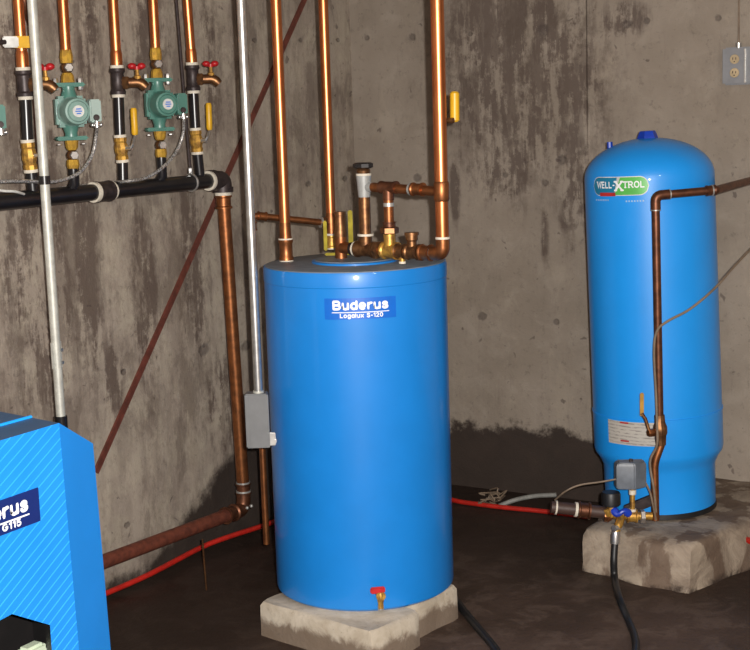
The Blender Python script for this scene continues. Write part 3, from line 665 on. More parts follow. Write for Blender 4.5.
def rod_px(a, b, o=OM): return PL(a[0], a[1], o), PL(b[0], b[1], o)
def up_to_ceiling(A, B): d = (A-B).normalized(); return B+d*((HT-0.002-B.z)/d.z)
YR = V((0.85, -0.52, 0)).normalized(); YU = V((0.52, 0.85, 0)).normalized()   # towards the room / along it
def zone_riser(pts, lever, bib, label, blabel, vlabel, ind):
    """pts: rows of the run: top, ring, tee bottom, nipple end, valve end, manifold"""
    (xt, yt), (xa, ya), (xb, yb), (xc, yc), (xd, yd), (xe, ye) = pts
    T_, A, B, Cc, D, E_ = (PL(x, y, OM) for x, y in pts)
    E_ = V((OM, E_.y, mz+MR*0.6))
    t = thing('zone_supply_pipe', label, 'pipe', E_, None)
    MB().cyl(A, up_to_ceiling(T_, A), 0.0140).build('copper_tube', 'copper', t)
    MB().turn(A, A.lerp(up_to_ceiling(T_, A), 0.06), [(0, 0.0165), (0.8, 0.0165), (1, 0.0145)]).build('adapter', 'copper', t)
    d = (A-B).normalized()
    ring(A, d, 0.0195, parent=t, w=0.009)
    MB().turn(A-d*0.004, B+d*0.004, [(0, 0.0215), (0.12, 0.0225), (0.2, 0.0185), (0.8, 0.0185), (0.88, 0.0225), (1, 0.0215)]).build('iron_tee', 'iron', t)
    ring(B, d, 0.0195, parent=t, w=0.009)
    MB().cyl(B, Cc, 0.0152).build('black_nipple', 'black', t)
    MB().cyl(D, E_, 0.0155).build('black_nipple', 'black', t)
    # ball valve
    v = thing('ball_valve', vlabel, 'valve', D)
    dd = (Cc-D); n_ = dd.normalized()
    MB().turn(D, Cc, [(0, 0.0185), (0.2, 0.0185), (0.25, 0.0165), (0.4, 0.0195), (0.62, 0.0195), (0.75, 0.0165), (0.8, 0.0185), (1, 0.0185)], 10).build('body', 'brass', v, ang=25)
    ring(D, n_, 0.0195, parent=v, w=0.008); ring(Cc, n_, 0.0185, parent=v, w=0.008)
    m_ = D.lerp(Cc, 0.52)
    if lever:
        l0, l1 = lever
        sd = (YU*0.6+YR*0.8).normalized()
        MB().cyl(m_, m_+sd*0.036, 0.007).build('stem', 'steel', v)
        La = PL(l1[0], l1[1], OM+0.035); Lb = PL(l0[0], l0[1], OM+0.035)
        MB().tube([m_+sd*0.034, m_+sd*0.040+Z0*0.01, La], 0.0042, seg=8).build('lever_shank', 'steel', v)
        dl = Lb-La
        MB().tube([La, La+dl*0.08, La+dl*0.92, Lb], lambda q: 0.0098 if 0.05 < q < 0.95 else 0.0075, seg=10).build('lever', 'yellow', v)
    else:
        sd = (YU*0.6+YR*0.8).normalized()
        MB().cyl(m_, m_+sd*0.034, 0.0055).build('stem', 'steel', v)
    if bib:
        c_ = A.lerp(B, 0.55); h = thing('drain_cock', blabel, 'valve', c_)
        sd = (YU*0.92+YR*0.4).normalized()
        MB().hexa(c_+sd*0.012, c_+sd*0.032, 0.020).build('hex_base', 'bronze', h)
        MB().tube([c_+sd*0.03, c_+sd*0.064, c_+sd*0.080-Z0*0.016], lambda q: 0.0145 if q < 0.9 else 0.0125, bend=0.02, seg=12).build('spout', 'bronze', h)
        st_ = c_+sd*0.056
        MB().turn(st_, st_+Z0*0.040, [(0, 0.0110), (0.45, 0.0105), (0.5, 0.006), (1, 0.005)], 10).build('bonnet', 'brass', h)
        hw = MB()
        for k in (-1, 1): hw.ball(st_+Z0*0.046+YU*0.014*k, 0.0125, sq=0.75)
        hw.cyl(st_+Z0*0.036, st_+Z0*0.045, 0.009)
        hw.build('handle', 'red', h)
    return t
zone_riser([(18, 0), (23, 69), (25.5, 98), (27.5, 141), (31, 171), (33, 190)], None, True, 'copper and black iron supply pipe farthest left on the manifold', 'red handled brass drain cock mostly hidden behind the pale conduit', 'brass ball valve below the leftmost iron tee', 0)
zone_riser([(113, 0), (117, 67), (118.5, 96), (120, 136), (122.5, 161), (123, 185)], ((133.5, 108), (135, 135)), True, 'copper and black iron supply pipe between the two green pumps', 'red winged brass drain cock between the two green pumps', 'brass ball valve with yellow lever between the two green pumps', 1)
zone_riser([(187, 0), (192, 64), (193.5, 92), (195.5, 129), (197.5, 153), (200, 175)], ((208.5, 103), (209.5, 130)), True, 'copper and black iron supply pipe nearest the end elbow of the manifold', 'red winged brass drain cock farthest right above the manifold', 'brass ball valve with yellow lever right of the second green pump', 2)
# yellow and white valve on the leftmost riser
pv = PL(24, 42, OM+0.03)
t = thing('ball_valve', 'valve with yellow and white handle high on the leftmost copper pipe', 'valve', pv)
MB().cyl(PL(19, 42, OM), pv, 0.014).build('body', 'brass', t)
MB().box(PL(22, 42, OM+0.032), 0.012, 0.050, 0.030, YR, YU).build('yellow_cap', 'yellow', t, bevel=0.003)
MB().box(PL(10.5, 42, OM+0.04), 0.012, 0.040, 0.028, YR, YU).build('white_cap', 'whiteplastic', t, bevel=0.003)
MB().cyl(PL(5, 42, OM+0.04), PL(-6, 43, OM+0.04), 0.006).build('stem', 'iron', t)
# second thin line beside the leftmost riser
t = tag(MB().tube([up_to_ceiling(PL(33, 20, .06), PL(36, 110, .06)), PL(33, 20, 0.06), PL(36, 110, 0.06), PL(41, 178, 0.06)], 0.0065, smooth=True).build('thin_pipe', 'rust', None), 'thin brown pipe on the wall behind the pale conduit', 'pipe')
t = tag(MB().tube([PL(20, -20, 0.10), PL(26, 8, 0.10), PL(31, 24, 0.06)], 0.010, smooth=True).build('elbow_pipe', 'browncopper', None), 'short dark copper elbow at the top left corner', 'pipe')

def pump(cx, cy, label, glabel, dark, top, bot):
    """cx, cy: image centre of the motor; top, bot: (x, y) ends of the pump's pipe"""
    c = PL(cx, cy, OM+0.035); U = YU; Wd = YR
    t = thing('circulator_pump', label, 'pump', c-Z0*0.09, 'green circulator pumps on the left wall')
    g = 'green' ; g2 = 'green' if dark else 'green2'
    MB().box(c-Wd*0.022, 0.084, 0.034, 0.084, U, Wd).build('back_plate', g2, t, bevel=0.008)
    MB().turn(c-Wd*0.02, c+Wd*0.055, [(0, 0.040), (0.25, 0.040), (0.3, 0.0375), (0.85, 0.036), (0.93, 0.034), (0.94, 0.029), (1.0, 0.026)], 32).build('motor_housing', g if dark else g2, t, ang=25)
    d_ = MB().turn(c+Wd*0.054, c+Wd*0.0575, [(0, 0.0165), (1, 0.0155)], 24).build('round_label', 'whiteplastic', t)
    q = MB()
    for k, w_ in ((0.006, 0.014), (0.0, 0.018), (-0.006, 0.012)): q.box(c+Wd*0.058+Z0*k, w_, 0.0008, 0.003, U, Wd)
    q.build('print', 'lblue', d_)
    # volute and flanges
    for s_ in (1, -1):
        fz = 0.068
        MB().turn(c-Wd*0.026+Z0*0.036*s_, c-Wd*0.026+Z0*fz*s_, [(0, 0.024), (0.7, 0.017), (1, 0.018)]).build('neck', g, t)
        fl = MB().box(c-Wd*0.026+Z0*(fz+0.004)*s_, 0.088, 0.034, 0.011, U, Wd).build('flange', g, t, bevel=0.004)
        for k in (-1, 1):
            b = c-Wd*0.026+Z0*(fz+0.004)*s_+U*0.034*k
            MB().hexa(b-Z0*0.014, b+Z0*0.018*s_ + (Z0*0.0), 0.0072).build('bolt', 'steel', fl)
    # terminal box
    tb = MB().box(c+U*0.060+Z0*0.000-Wd*0.004, 0.032, 0.042, 0.062, U, Wd)  .build('terminal_box', g if dark else 'palebox', t, bevel=0.004)
    MB().turn(c+U*0.060+Wd*0.016-Z0*0.018, c+U*0.060+Wd*0.022-Z0*0.018, [(0, 0.009), (1, 0.008)], 16).build('knockout', 'iron', tb)
    cs = c+U*0.062+Wd*0.012-Z0*0.034
    MB().cyl(cs+Z0*0.006, cs-Z0*0.010, 0.0085).build('connector', 'steel', tb)
    for k in (-1, 1): MB().ball(cs+U*0.012*k-Z0*0.004, 0.0055).build('connector_screw', 'steel', tb)
    # pipework
    f = thing('pump_pipe', glabel, 'pipe', PL(bot[0], bot[1], OM))
    a = c-Wd*0.026; x0 = V((OM, a.y, a.z))
    tz = a+Z0*0.078; bz = a-Z0*0.078
    MB().turn(tz, tz+Z0*0.026, [(0, 0.0185), (0.7, 0.0165), (1, 0.0125)], 8).build('brass_tail', 'yellowbrass', f)
    MB().ball(tz+Z0*0.040, 0.0170).build('union', 'bronze', f)
    for zz, mt, rr in ((tz+Z0*0.040, 'steel', 0.0125), (bz-Z0*0.040, 'steel', 0.0125)):
        MB().hexa(zz+Wd*0.008, zz+Wd*0.022, rr).build('plug', mt, f)
    MB().turn(tz+Z0*0.052, tz+Z0*0.088, [(0, 0.016), (0.5, 0.0175), (1, 0.0145)], 8).build('brass_adapter', 'yellowbrass', f)
    tt = PL(top[0], top[1], OM); A = tz+Z0*0.085
    MB().cyl(A, up_to_ceiling(V((A.x, tt.y, A.z+0.3)) if False else A+Z0*0.3+V((0, (tt.y-A.y)*0.0, 0)), A), 0.0140).build('copper_tube', 'copper', f)
    MB().turn(bz, bz-Z0*0.026, [(0, 0.0185), (0.7, 0.0165), (1, 0.0125)], 8).build('brass_tail', 'yellowbrass', f)
    MB().ball(bz-Z0*0.040, 0.0165).build('union', 'bronze', f)
    MB().turn(bz-Z0*0.052, bz-Z0*0.080, [(0, 0.016), (0.5, 0.0175), (1, 0.0145)], 8).build('brass_adapter', 'yellowbrass', f)
    MB().tube([bz-Z0*0.076, V((bz.x, bz.y, mz+0.03)), V((OM, bz.y, mz+MR*0.6))], 0.0150).build('black_nipple', 'black', f)
    return cs-Z0*0.010
k1 = pump(72.5, 111.5, 'pale green circulator pump, the one nearer the pale grey conduit', 'brass, copper and black pipe through the paler green pump', False, (62, 0), (75, 190))
k2 = pump(161.5, 104.5, 'darker green circulator pump, the one nearer the end of the manifold', 'brass, copper and black pipe through the darker green pump', True, (152, 0), (167, 182))
k3 = pump(-26, 118, 'green circulator pump cut off by the left edge of the photo', 'pump pipe just outside the left edge of the photo', True, (-36, 0), (-22, 200))
def flexline(pts, o, label, start=None):
    P = ([start] if start else [])+[PL(x, y, o_) for x, y, o_ in pts]
    return tag(MB().tube(P, 0.0048, smooth=True, seg=10).build('flexible_conduit', 'flex', None), label, 'flexible conduit')
flexline([(96, 136, .21), (92, 155, .20), (80, 172, .20), (62, 180, .19), (45, 182, .19), (20, 181, .19), (-10, 182, .19)], .2, 'braided steel flexible conduit curving from the paler green pump', k1)
flexline([(183, 134, .21), (176, 152, .20), (162, 168, .20), (145, 178, .19), (128, 181, .19), (108, 183, .10), (85, 185.5, .08), (60, 188, .06)], .2, 'braided steel flexible conduit curving from the darker green pump', k2)
tag(MB().tube([PL(-10, 189, .19), PL(5, 191, .19), PL(15, 191.5, .19), PL(24, 194, .17)], 0.0035, smooth=True, seg=8).build('white_cable', 'whiteplastic', None), 'white cable above the left end of the black manifold', 'cable')

# diagonal brace on the left wall
g0 = PL(306, -4, 0.0045); g1 = PL(96, 472, 0.0045)
dg = (g0-g1).normalized(); 
t = tag(MB().box((g0+g1)/2, (g0-g1).length, 0.021, 0.007, dg, dg.cross(V((1, 0, 0))).normalized(), V((1, 0, 0))).build('diagonal_brace', 'rust', None), 'rust brown flat iron brace running diagonally across the left wall', 'brace')
# rusty rod under the return pipe
r1 = PZ(206.5, 590, 0.002); r0 = PV(r1, 538)
tag(MB().tube([r0+V((0.004, -0.012, 0)), r1], 0.0030, seg=8).build('thin_rod', 'bronze', None), 'thin rusty rod standing on the floor in front of the low brown pipe', 'rod')
# red tubing
def floor_tube(pts, r, name, mat, label, cat, z=None):
    cl_ = lambda p: V((max(p.x, r+0.002), min(p.y, -r-0.002), p.z))
    return tag(MB().tube([cl_(PZ(x, y, zz)) for x, y, zz in pts], r, smooth=True, seg=12).build(name, mat, None), label, cat)
floor_tube([(60, 612, .02), (108, 592.5, .02), (150, 574, .03), (200, 548, .04), (228, 537, .05), (268, 524, .04), (300, 512, .02), (330, 502, .012), (390, 497, .012), (440, 498, .012), (462, 502, .012), (500, 507, .012), (545, 511.5, .012), (590, 517, .012)], 0.0088, 'red_tubing', 'redpex', 'bright red plastic tubing lying along the foot of the walls', 'tubing')
floor_tube([(440, 578, .011), (460, 606, .011), (478, 628, .011), (500, 656, .011), (520, 700, .011), (570, 760, .011), (640, 820, .011)], 0.0110, 'black_cable', 'rubber', 'black cable on the floor right of the concrete blocks', 'cable')
floor_tube([(499, 506, .012), (515, 500, .03), (535, 496, .04), (556, 495, .04)], 0.0085, 'grey_cable', 'greycable', 'short grey cable lying by the wall left of the plinth', 'cable')
# crumpled scrap beside the red tubing
m = MB(); pc = PZ(497, 500, 0.02)
for i in range(14):
    a = random.uniform(0, 2*PI); q = pc+V((math.cos(a)*random.uniform(0, .05), math.sin(a)*random.uniform(0, .05), random.uniform(-.005, .02)))
    m.tube([q, q+V((random.uniform(-.04, .04), random.uniform(-.04, .04), random.uniform(-.005, .03))), q+V((random.uniform(-.05, .05), random.uniform(-.05, .05), 0))], 0.003, seg=6, smooth=True)
tag(m.build('wire_scrap', 'tan', None), 'tangled scrap of wire on the floor behind the red tubing', 'wire scrap')

# ------------------------------------------------------------------ plinth + well tank
PH = 0.140
pf = [PZ(581, 571, 0), PZ(612, 577, 0), PZ(650, 588, 0), PZ(690, 593, 0), PZ(722, 580, 0), PZ(756, 566, 0), PZ(830, 556, 0), PZ(900, 550, 0)]
back = [V((pf[-1].x+0.05, 0.05, 0)), V((pf[0].x-0.10, 0.05, 0))]
poly = pf+back
def dens(poly, st=0.03):
    o = []
    for i, p in enumerate(poly):
        q = poly[(i+1) % len(poly)]; n = max(1, int((q-p).length/st))
        o += [p.lerp(q, k/n) for k in range(n)]
    return o
dp = dens(poly); ctr = sum(dp, V((0, 0, 0)))/len(dp)
m = MB(); rg = []
for zz, ins in ((-0.005, -0.004), (0.03, 0.0), (0.07, 0.002), (0.095, 0.006), (0.118, 0.010), (0.132, 0.020), (PH, 0.045), (PH+0.002, 0.10), (PH, 0.18), (PH, 0.26)):
    r_ = []
    for p in dp:
        d = (ctr-p); d.z = 0; L = d.length; d.normalize()
        nn = noise.noise(V((p.x*9, p.y*9, zz*9)))*0.016+noise.noise(V((p.x*28, p.y*28, zz*28)))*0.006
        if p.y > -0.02: nn = 0; 
        dz = noise.noise(V((p.x*6, p.y*6, 5)))*0.010*(zz/PH) if ins < 0.1 else 0
        r_.append(V((p.x, p.y, zz+dz))+d*min(ins*(1.0)+nn, L*0.8))
    rg.append(r_)
m.rings(rg)
tag(m.build('concrete_plinth', 'plinth', None, ang=60), 'rough stained concrete plinth against the right wall under the blue well tank', 'plinth')
# the tank leans a little
WB = PZ(660.5, 504, PH+0.004); R2 = 0.2055
axT = PV(WB, 137); HW = axT.z-WB.z
wt = thing('well_pressure_tank', 'glossy domed blue well pressure tank standing on the rough concrete plinth', 'pressure tank', WB)
TILT = Matrix.Translation(WB) @ Matrix.Rotation(math.radians(-1.95), 4, f0) @ Matrix.Translation(-WB)
if (TILT @ (WB+Z0)-WB).dot(R0) > 0: TILT = Matrix.Translation(WB) @ Matrix.Rotation(math.radians(1.95), 4, f0) @ Matrix.Translation(-WB)
AX = (TILT @ (WB+Z0))-WB
def WP(z, r=0.0, a=0.0): return TILT @ V((WB.x+r*math.cos(a), WB.y+r*math.sin(a), WB.z+z))
def zpx(py): return PV(WB, py).z-WB.z      # height on the axis for an image row
rs = 0.176
prof_h = [(0.0, 0.03), (0.0, rs), (0.145, rs+0.002), (0.158, rs+0.008), (0.172, R2-0.016), (0.190, R2-0.003), (0.205, R2)]
sh = HW-0.122
prof_h += [(0.320, R2), (0.3205, R2+0.0018), (0.326, R2+0.0018), (0.3265, R2-0.0008), (sh, R2-0.004)]
for k in range(1, 23):
    a = k/22*PI/2; prof_h.append((sh+(HW-sh)*math.sin(a)**1.0, (R2-0.004)*max(0.0, math.cos(a)) if k < 22 else 0.0005))
mb = MB().turn(WP(0), WP(HW), [(z/HW, r) for z, r in prof_h], 96)
mb.build('shell', 'blue2', wt, ang=50)
MB().turn(WP(0.0), WP(0.016), [(0, rs+0.003), (1, rs+0.002)], 80).build('base_ring', 'rubber', wt)
MB().turn(WP(HW-0.012), WP(HW+0.021), [(0, 0.036), (0.35, 0.033), (0.65, 0.029), (1.0, 0.024)], 6).build('top_cap', 'deepblue', wt, ang=20)
av = px_angle(WB, 0.12, WB.z+HW-0.04, 621)
pa = TILT @ V((WB.x+0.12*math.cos(av), WB.y+0.12*math.sin(av), WB.z+HW-0.043))
MB().cyl(WP(HW-0.050, 0.118, av), WP(HW-0.006, 0.118, av), 0.009, seg=10).build('air_valve', 'deepblue', wt)
# sticker
R2t = R2-0.0035
def tank2_place(px, py, tilt=TILT):
    # iterate with tilt
    a = px_angle(WB, R2t, WB.z+0.8, px); z = z_at(WB, R2t, a, py)
    for _ in range(6):
        p = tilt @ V((WB.x+R2t*math.cos(a), WB.y+R2t*math.sin(a), z)); x, y = proj(p)
        a2 = px_angle(WB, R2t, WB.z+0.8, px); 
        z += (y-py)/330.0; px_err = x-px
        ta = V((-math.sin(a), math.cos(a), 0)).dot(R0)
        a -= px_err/330.0/R2t/(ta if abs(ta) > 0.3 else 0.3)
    return a, z
aS, zS = tank2_place(617.4, 186.3)
sp = on_tank(WB, R2t+0.0006, aS, zS, TILT)
def pill(w, h, d, cut=None, side=0, n=10):
    """rounded pill patch drawn on the tank as strips"""
    m = MB(); xs = [-w/2+w*i/40 for i in range(41)]
    def hh(x): e = w/2-abs(x); r = h/2; return r*math.sqrt(max(0, 1-(1-e/r)**2)) if e < r else r
    for i in range(40):
        xa, xb = xs[i], xs[i+1]
        if side < 0 and xb > cut+1e-6: continue
        if side > 0 and xa < cut-1e-6: continue
        def sl(x, y): return sp(x if not side else (min(x, cut+0.4*y) if side < 0 else x+(0.4*y)*max(0, 1-(x-cut)/0.02)), y, d)
        m.add([sl(xa, -hh(xa)), sl(xb, -hh(xb)), sl(xb, hh(xb)), sl(xa, hh(xa))], [(0, 1, 2, 3)])
    return m
sk = pill(0.198, 0.058, 0.0004).build('brand_label', 'whiteplastic', wt)
pill(0.193, 0.053, 0.0012, 0.0, -1).build('teal_half', 'labelteal', sk)
pill(0.193, 0.053, 0.0012, 0.0, 1).build('green_half', 'labelgreen', sk)
text('WELL-', 0.021, lambda x, y, d: sp(x-0.0425, y-0.006, d+0.002), 'lettering', 'white', sk, 0.19, 0.070)
text('X', 0.032, lambda x, y, d: sp(x+0.006, y-0.015, d+0.0022), 'lettering', 'white', sk, 0.18, 0.028)
text('TROL', 0.021, lambda x, y, d: sp(x+0.053, y-0.006, d+0.002), 'lettering', 'white', sk, 0.19, 0.066)
patch(lambda x, y, d: sp(x-0.036, y-0.0245, d+0.0018), 0.060, 0.011).build('red_strip', 'labelred', sk)
lt = MB()
for (x_, y_, w_) in ((-0.06, -0.042, 0.06), (0.055, -0.046, 0.06)):
    n_ = 7
    for i in range(n_): lt.add([sp(x_-w_/2+w_*(i+a)/n_, y_+b, 0.0008) for a, b in ((0.15, -.0025), (0.7, -.0025), (0.7, .0025), (0.15, .0025))], [(0, 1, 2, 3)])
lt.build('small_print', 'paleink', wt)
# data plate low down
aP, zP = tank2_place(631, 433)
pp = on_tank(WB, R2+0.0006, aP, zP, TILT)
dpl = patch(pp, 0.170, 0.078).build('data_plate', 'plate', wt)
patch(lambda x, y, d: pp(x-0.02, y+0.032, d+0.0012), 0.03, 0.005).build('print_line', 'labelred', dpl)
patch(lambda x, y, d: pp(x-0.02, y-0.026, d+0.0012), 0.03, 0.005).build('print_line', 'labelred', dpl)
# ------------------------------------------------------------------ pipe in front of the well tank
dz2 = depth(WB)-0.30
def Q(px, py, o=0.0): return PD(px, py, dz2+o)
q0 = Q(655.5, 195.5); q1 = Q(659.5, 415); q2 = Q(661, 445); q3 = Q(654.5, 463); q4 = Q(655.5, 520)
qh = PD(716, 190, dz2+0.02); qf = PR(768, 176, -0.01); 
t = thing('copper_supply_pipe', 'dark copper pipe standing in front of the well tank and turning to the right wall', 'pipe', q4)
MB().tube([q1, q0, qh], 0.0122, bend=0.03, seg=16).build('tube', 'browncopper', t)
MB().tube([qh-(qh-q0).normalized()*0.004, qh, qf], 0.0125, bend=0.01, seg=16).build('tube', 'browncopper', t)
dh = (qh-q0).normalized(); du = (q0-q1).normalized()
MB().fitting(qh-dh*0.030, qh-dh*0.002, 0.0150, 1.08).build('coupling', 'browncopper', t)
MB().tube([q0-du*0.040, q0, q0+dh*0.040], 0.0148, bend=0.032, seg=16).build('elbow', 'browncopper', t)
ring(q0+dh*0.043, dh, 0.0153, 'joint_ring', 'solder', t, 0.003); ring(q0-du*0.043, du, 0.0153, 'joint_ring', 'solder', t, 0.003); ring(qh-dh*0.012, dh, 0.0166, 'joint_ring', 'solder', t, 0.004)
MB().tube([q2+Z0*0.006, q2, q3, q4], 0.0122, bend=0.02, seg=16).build('tube', 'oldcopper', t)
v = thing('ball_valve', 'green-tarnished ball valve with a mustard lever on the pipe before the well tank', 'valve', q2)
MB().turn(q2, q1, [(0, 0.015), (0.15, 0.0165), (0.3, 0.0175), (0.4, 0.0215), (0.6, 0.0215), (0.75, 0.0165), (1, 0.0155)], 12).build('body', 'bronze', v, ang=25)
qm = q1.lerp(q2, 0.55); sdir = (-R0*0.9-f0*0.3).normalized()
MB().cyl(qm, qm+sdir*0.028, 0.0085).build('stem', 'bronze', v)
MB().hexa(qm+sdir*0.020, qm+sdir*0.042, 0.0125).build('gland_nut', 'oldcopper', v)
MB().tube([qm+sdir*0.036, Q(645.5, 419, -.01), Q(641.5, 413, -.01)], 0.0055, seg=8).build('lever_shank', 'bronze', v)
MB().box((Q(641.5, 416, -.01)+Q(642.3, 393, -.01))/2, 0.012, 0.006, 0.072, R0, f0).build('lever', simple('mustard_vinyl', (0.5, 0.27, 0.03), 0.45), v, bevel=0.0025)
# cream wire
_w = [PR(800, 200, -0.005), Q(742, 258, .10), Q(715, 288, -.02), Q(690, 309, -.03), Q(668, 321, -.03), Q(657, 331, -.025), Q(654, 352, -.02), Q(656, 395, -.02), Q(657, 425, -.03), Q(657, 445, -.03), Q(650, 462, -.02), Q(654, 490, -.03), Q(656, 512, -.02)]
tag(MB().tube(_w, 0.0038, smooth=True, seg=8).build('electric_cable', 'tan', None), 'thin tan electric cable crossing the well tank to the copper pipe', 'cable')

# ------------------------------------------------------------------ fittings at the foot of the well tank
dz3 = depth(WB)-0.33
def K(px, py, o=0.0): return PD(px, py, dz3+o)
sw = thing('pressure_switch', 'grey pressure switch box on a brass stem before the well tank', 'pressure switch', K(632, 510))
bc = K(631, 474.5)
sU = (R0*0.93-f0*0.37).normalized(); sW = (f0*0.93+R0*0.37).normalized()
poly = []
b_ = MB(); hh_ = 0.040
base = [(-0.046, -0.018), (0.006, -0.030), (0.046, -0.004), (0.046, 0.030), (-0.046, 0.030)]
base = [bc+R0*x+f0*y for x, y in base]
b_.rings([[p-Z0*hh_ for p in base], [p+Z0*(hh_-0.01) for p in base], [bc+(p-bc)*0.86+Z0*(hh_+0.001) for p in base]])
b_.build('switch_cover', simple('switch_grey', (0.13, 0.15, 0.18), 0.4), sw, bevel=0.003)
MB().cyl(bc+Z0*0.04, bc+Z0*0.048, 0.006, seg=10).build('cover_nut', 'iron', sw)
MB().cyl(K(632.5, 486), K(632.5, 511), 0.0078).build('stem', 'brass', sw)
ring(K(632.5, 492), Z0, 0.011, parent=sw, w=0.014); ring(K(632.5, 510), Z0, 0.011, parent=sw, w=0.008)
tank_tee = thing('tank_tee', 'brass tank tee cross with a blue handle at the foot of the well tank', 'pipe fitting', K(632, 520))
jl, jr = K(608, 515), K(652, 516)
MB().cyl(jl, jr, 0.012).build('tube', 'brass', tank_tee)
MB().fitting(K(627, 516), K(637, 516), 0.0175).build('tee', 'brass', tank_tee)
MB().hexa(K(640, 516.5), K(645, 516.5), 0.021).build('union_nut', 'steel', tank_tee)
MB().turn(K(604, 515), K(612, 515), [(0, 0.020), (0.5, 0.022), (1, 0.016)], 10).build('bulb_fitting', 'oldcopper', tank_tee)
MB().hexa(K(606, 509, -.015), K(609, 516, -.015), 0.010).build('plug', 'brass', tank_tee)
MB().tube([K(613, 509, -.02), K(618, 514, -.03), K(624, 511, -.03), K(629, 514, -.02)], lambda q: 0.010+0.003*math.sin(q*9), smooth=True, seg=10).build('blue_handle', 'handleblue', tank_tee)
MB().hexa(K(611, 503, -.01), K(611, 517, -.01), 0.012).build('valve_bonnet', 'brass', tank_tee)
kb = thing('gauge_knob', 'black round knob on the brass valve left of the pressure switch', 'valve knob', K(611, 504, -.01))
MB().turn(K(611, 505.5, -.01), K(611, 492, -.01), [(0, 0.024), (0.1, 0.029), (0.85, 0.029), (1, 0.026)], 20).build('knob', 'rubber', kb)
MB().cyl(K(611, 509, -.01), K(611, 503, -.01), 0.009).build('stem', 'brass', kb)
hb = thing('hose_bib', 'brass hose bib spout pointing down with the black hose attached', 'valve', K(616, 543, -.03))
MB().tube([K(621, 517, -.01), K(619, 524, -.03), K(616, 532, -.04), K(615.5, 540, -.045)], lambda q: 0.0135-0.003*q, smooth=True, seg=12).build('spout', 'brass', hb)
MB().hexa(K(613.5, 528, -.05), K(621, 528.5, -.03), 0.010).build('nut', 'steel', hb)
MB().turn(K(615.8, 531, -.045), K(615.3, 543, -.045), [(0, 0.011), (0.3, 0.0145), (1, 0.0145)], 12).build('hose_coupling', 'steel', hb)
fl = PZ(637, 652, 0.012)
tag(MB().tube([K(615.3, 540, -.045), K(614, 560, -.06), K(615, 580, -.08), PZ(620, 600, 0.05), PZ(629, 622, 0.013), PZ(635, 638, 0.013), PZ(635, 655, 0.013), PZ(625, 700, 0.013), PZ(640, 780, 0.013)], 0.0105, smooth=True, seg=12).build('garden_hose', 'rubber', None), 'black rubber hose hanging from the hose bib and lying on the floor', 'hose')
# dark bracket piece between switch and pipe
tag(MB().box(K(639, 505, .06), 0.090, 0.020, 0.032, (R0*0.93+Z0*0.36).normalized(), f0, (Z0*0.93-R0*0.36).normalized()).build('dark_bracket', 'iron', None, bevel=0.003), 'dark slanting iron bracket behind the pressure switch stem', 'bracket')
# brown feed pipe from the left
fa_, fb_ = K(551, 507), K(606, 512.5)
fd_ = (fb_-fa_).normalized()
t = thing('feed_pipe', 'brown pipe with white taped joints reaching the tank tee from the left', 'pipe', fa_)
MB().cyl(fa_, fb_, 0.0185).build('tube', simple('brown_plastic', (0.065, 0.036, 0.028), 0.5), t)
MB().fitting(K(578, 509.7), K(590, 510.8), 0.0225).build('coupling', 'browncopper', t)
ring(K(576, 509.5), fd_, 0.0225, parent=t, w=0.008); ring(K(556, 507.5), fd_, 0.0215, parent=t, w=0.005)
# thin wires at the switch
tag(MB().tube([K(617, 479), K(600, 482), K(580, 485), K(566, 491), K(555, 500, .05)], 0.0028, smooth=True, seg=8).build('thin_cable', 'tan', None), 'thin grey cable arcing left from the pressure switch', 'cable')
tag(MB().tube([K(645, 482), K(650, 492), K(653, 505), K(656, 520, .02)], 0.0032, smooth=True, seg=8).build('thin_cable', 'tan', None), 'thin tan cable hanging from the right of the pressure switch', 'cable')
pr = PZ(747, 541, PH*0.6)
tag(MB().tube([PD(744, 540, depth(pr)-.02), PD(750, 541, depth(pr)-.01), PD(760, 545, depth(pr))], 0.012, seg=10).build('red_tube_end', 'redpex', None), 'small red tube end on the plinth at the right edge of the photo', 'tubing')

# ------------------------------------------------------------------ outlet box on the right wall
oc = PR(738.5, 66, 0.03)
ob = thing('outlet_box', 'grey steel outlet box with a double socket on the right wall', 'outlet', oc-Z0*0.06+V((0, 0.03, 0)))
X_ = V((1, 0, 0)); Y_ = V((0, 1, 0))
wd = (PR(752, 66, 0.055)-PR(725, 66, 0.055)).length
MB().box(oc+V((0, 0.005, 0)), wd+0.012, 0.048, 0.122, X_, Y_).build('box', 'boxgrey', ob, bevel=0.010)
MB().box(oc+V((0, -0.022, 0)), wd+0.004, 0.004, 0.112, X_, Y_).build('cover_plate', 'boxgrey', ob, bevel=0.0015)
MB().box(oc+V((0.030, -0.028, 0)), 0.006, 0.010, 0.110, X_, Y_).build('cover_edge', 'galv', ob, bevel=0.001)
for k in (0.022, -0.022):
    s_ = MB().turn(oc+V((-0.006, -0.022, k)), oc+V((-0.006, -0.028, k)), [(0, 0.0155), (0.8, 0.0155), (1, 0.014)], 18).build('socket', 'cream', ob)
    for dxx in (-0.005, 0.005): MB().box(oc+V((-0.006+dxx, -0.0285, k+0.002)), 0.0022, 0.001, 0.008, X_, Y_).build('slot', 'black', s_)
    MB().cyl(oc+V((-0.006, -0.028, k-0.008)), oc+V((-0.006, -0.029, k-0.008)), 0.0022, seg=8).build('ground_hole', 'black', s_)
MB().cyl(oc+Z0*0.058, oc+Z0*0.075, 0.010).build('connector', 'galv', ob)
tag(MB().cyl(oc+Z0*0.073, V((oc.x-0.006, -0.012, HT-0.002)), 0.0035, seg=8).build('thin_cable', 'tan', None), 'thin cable running up the right wall from the outlet box', 'cable')

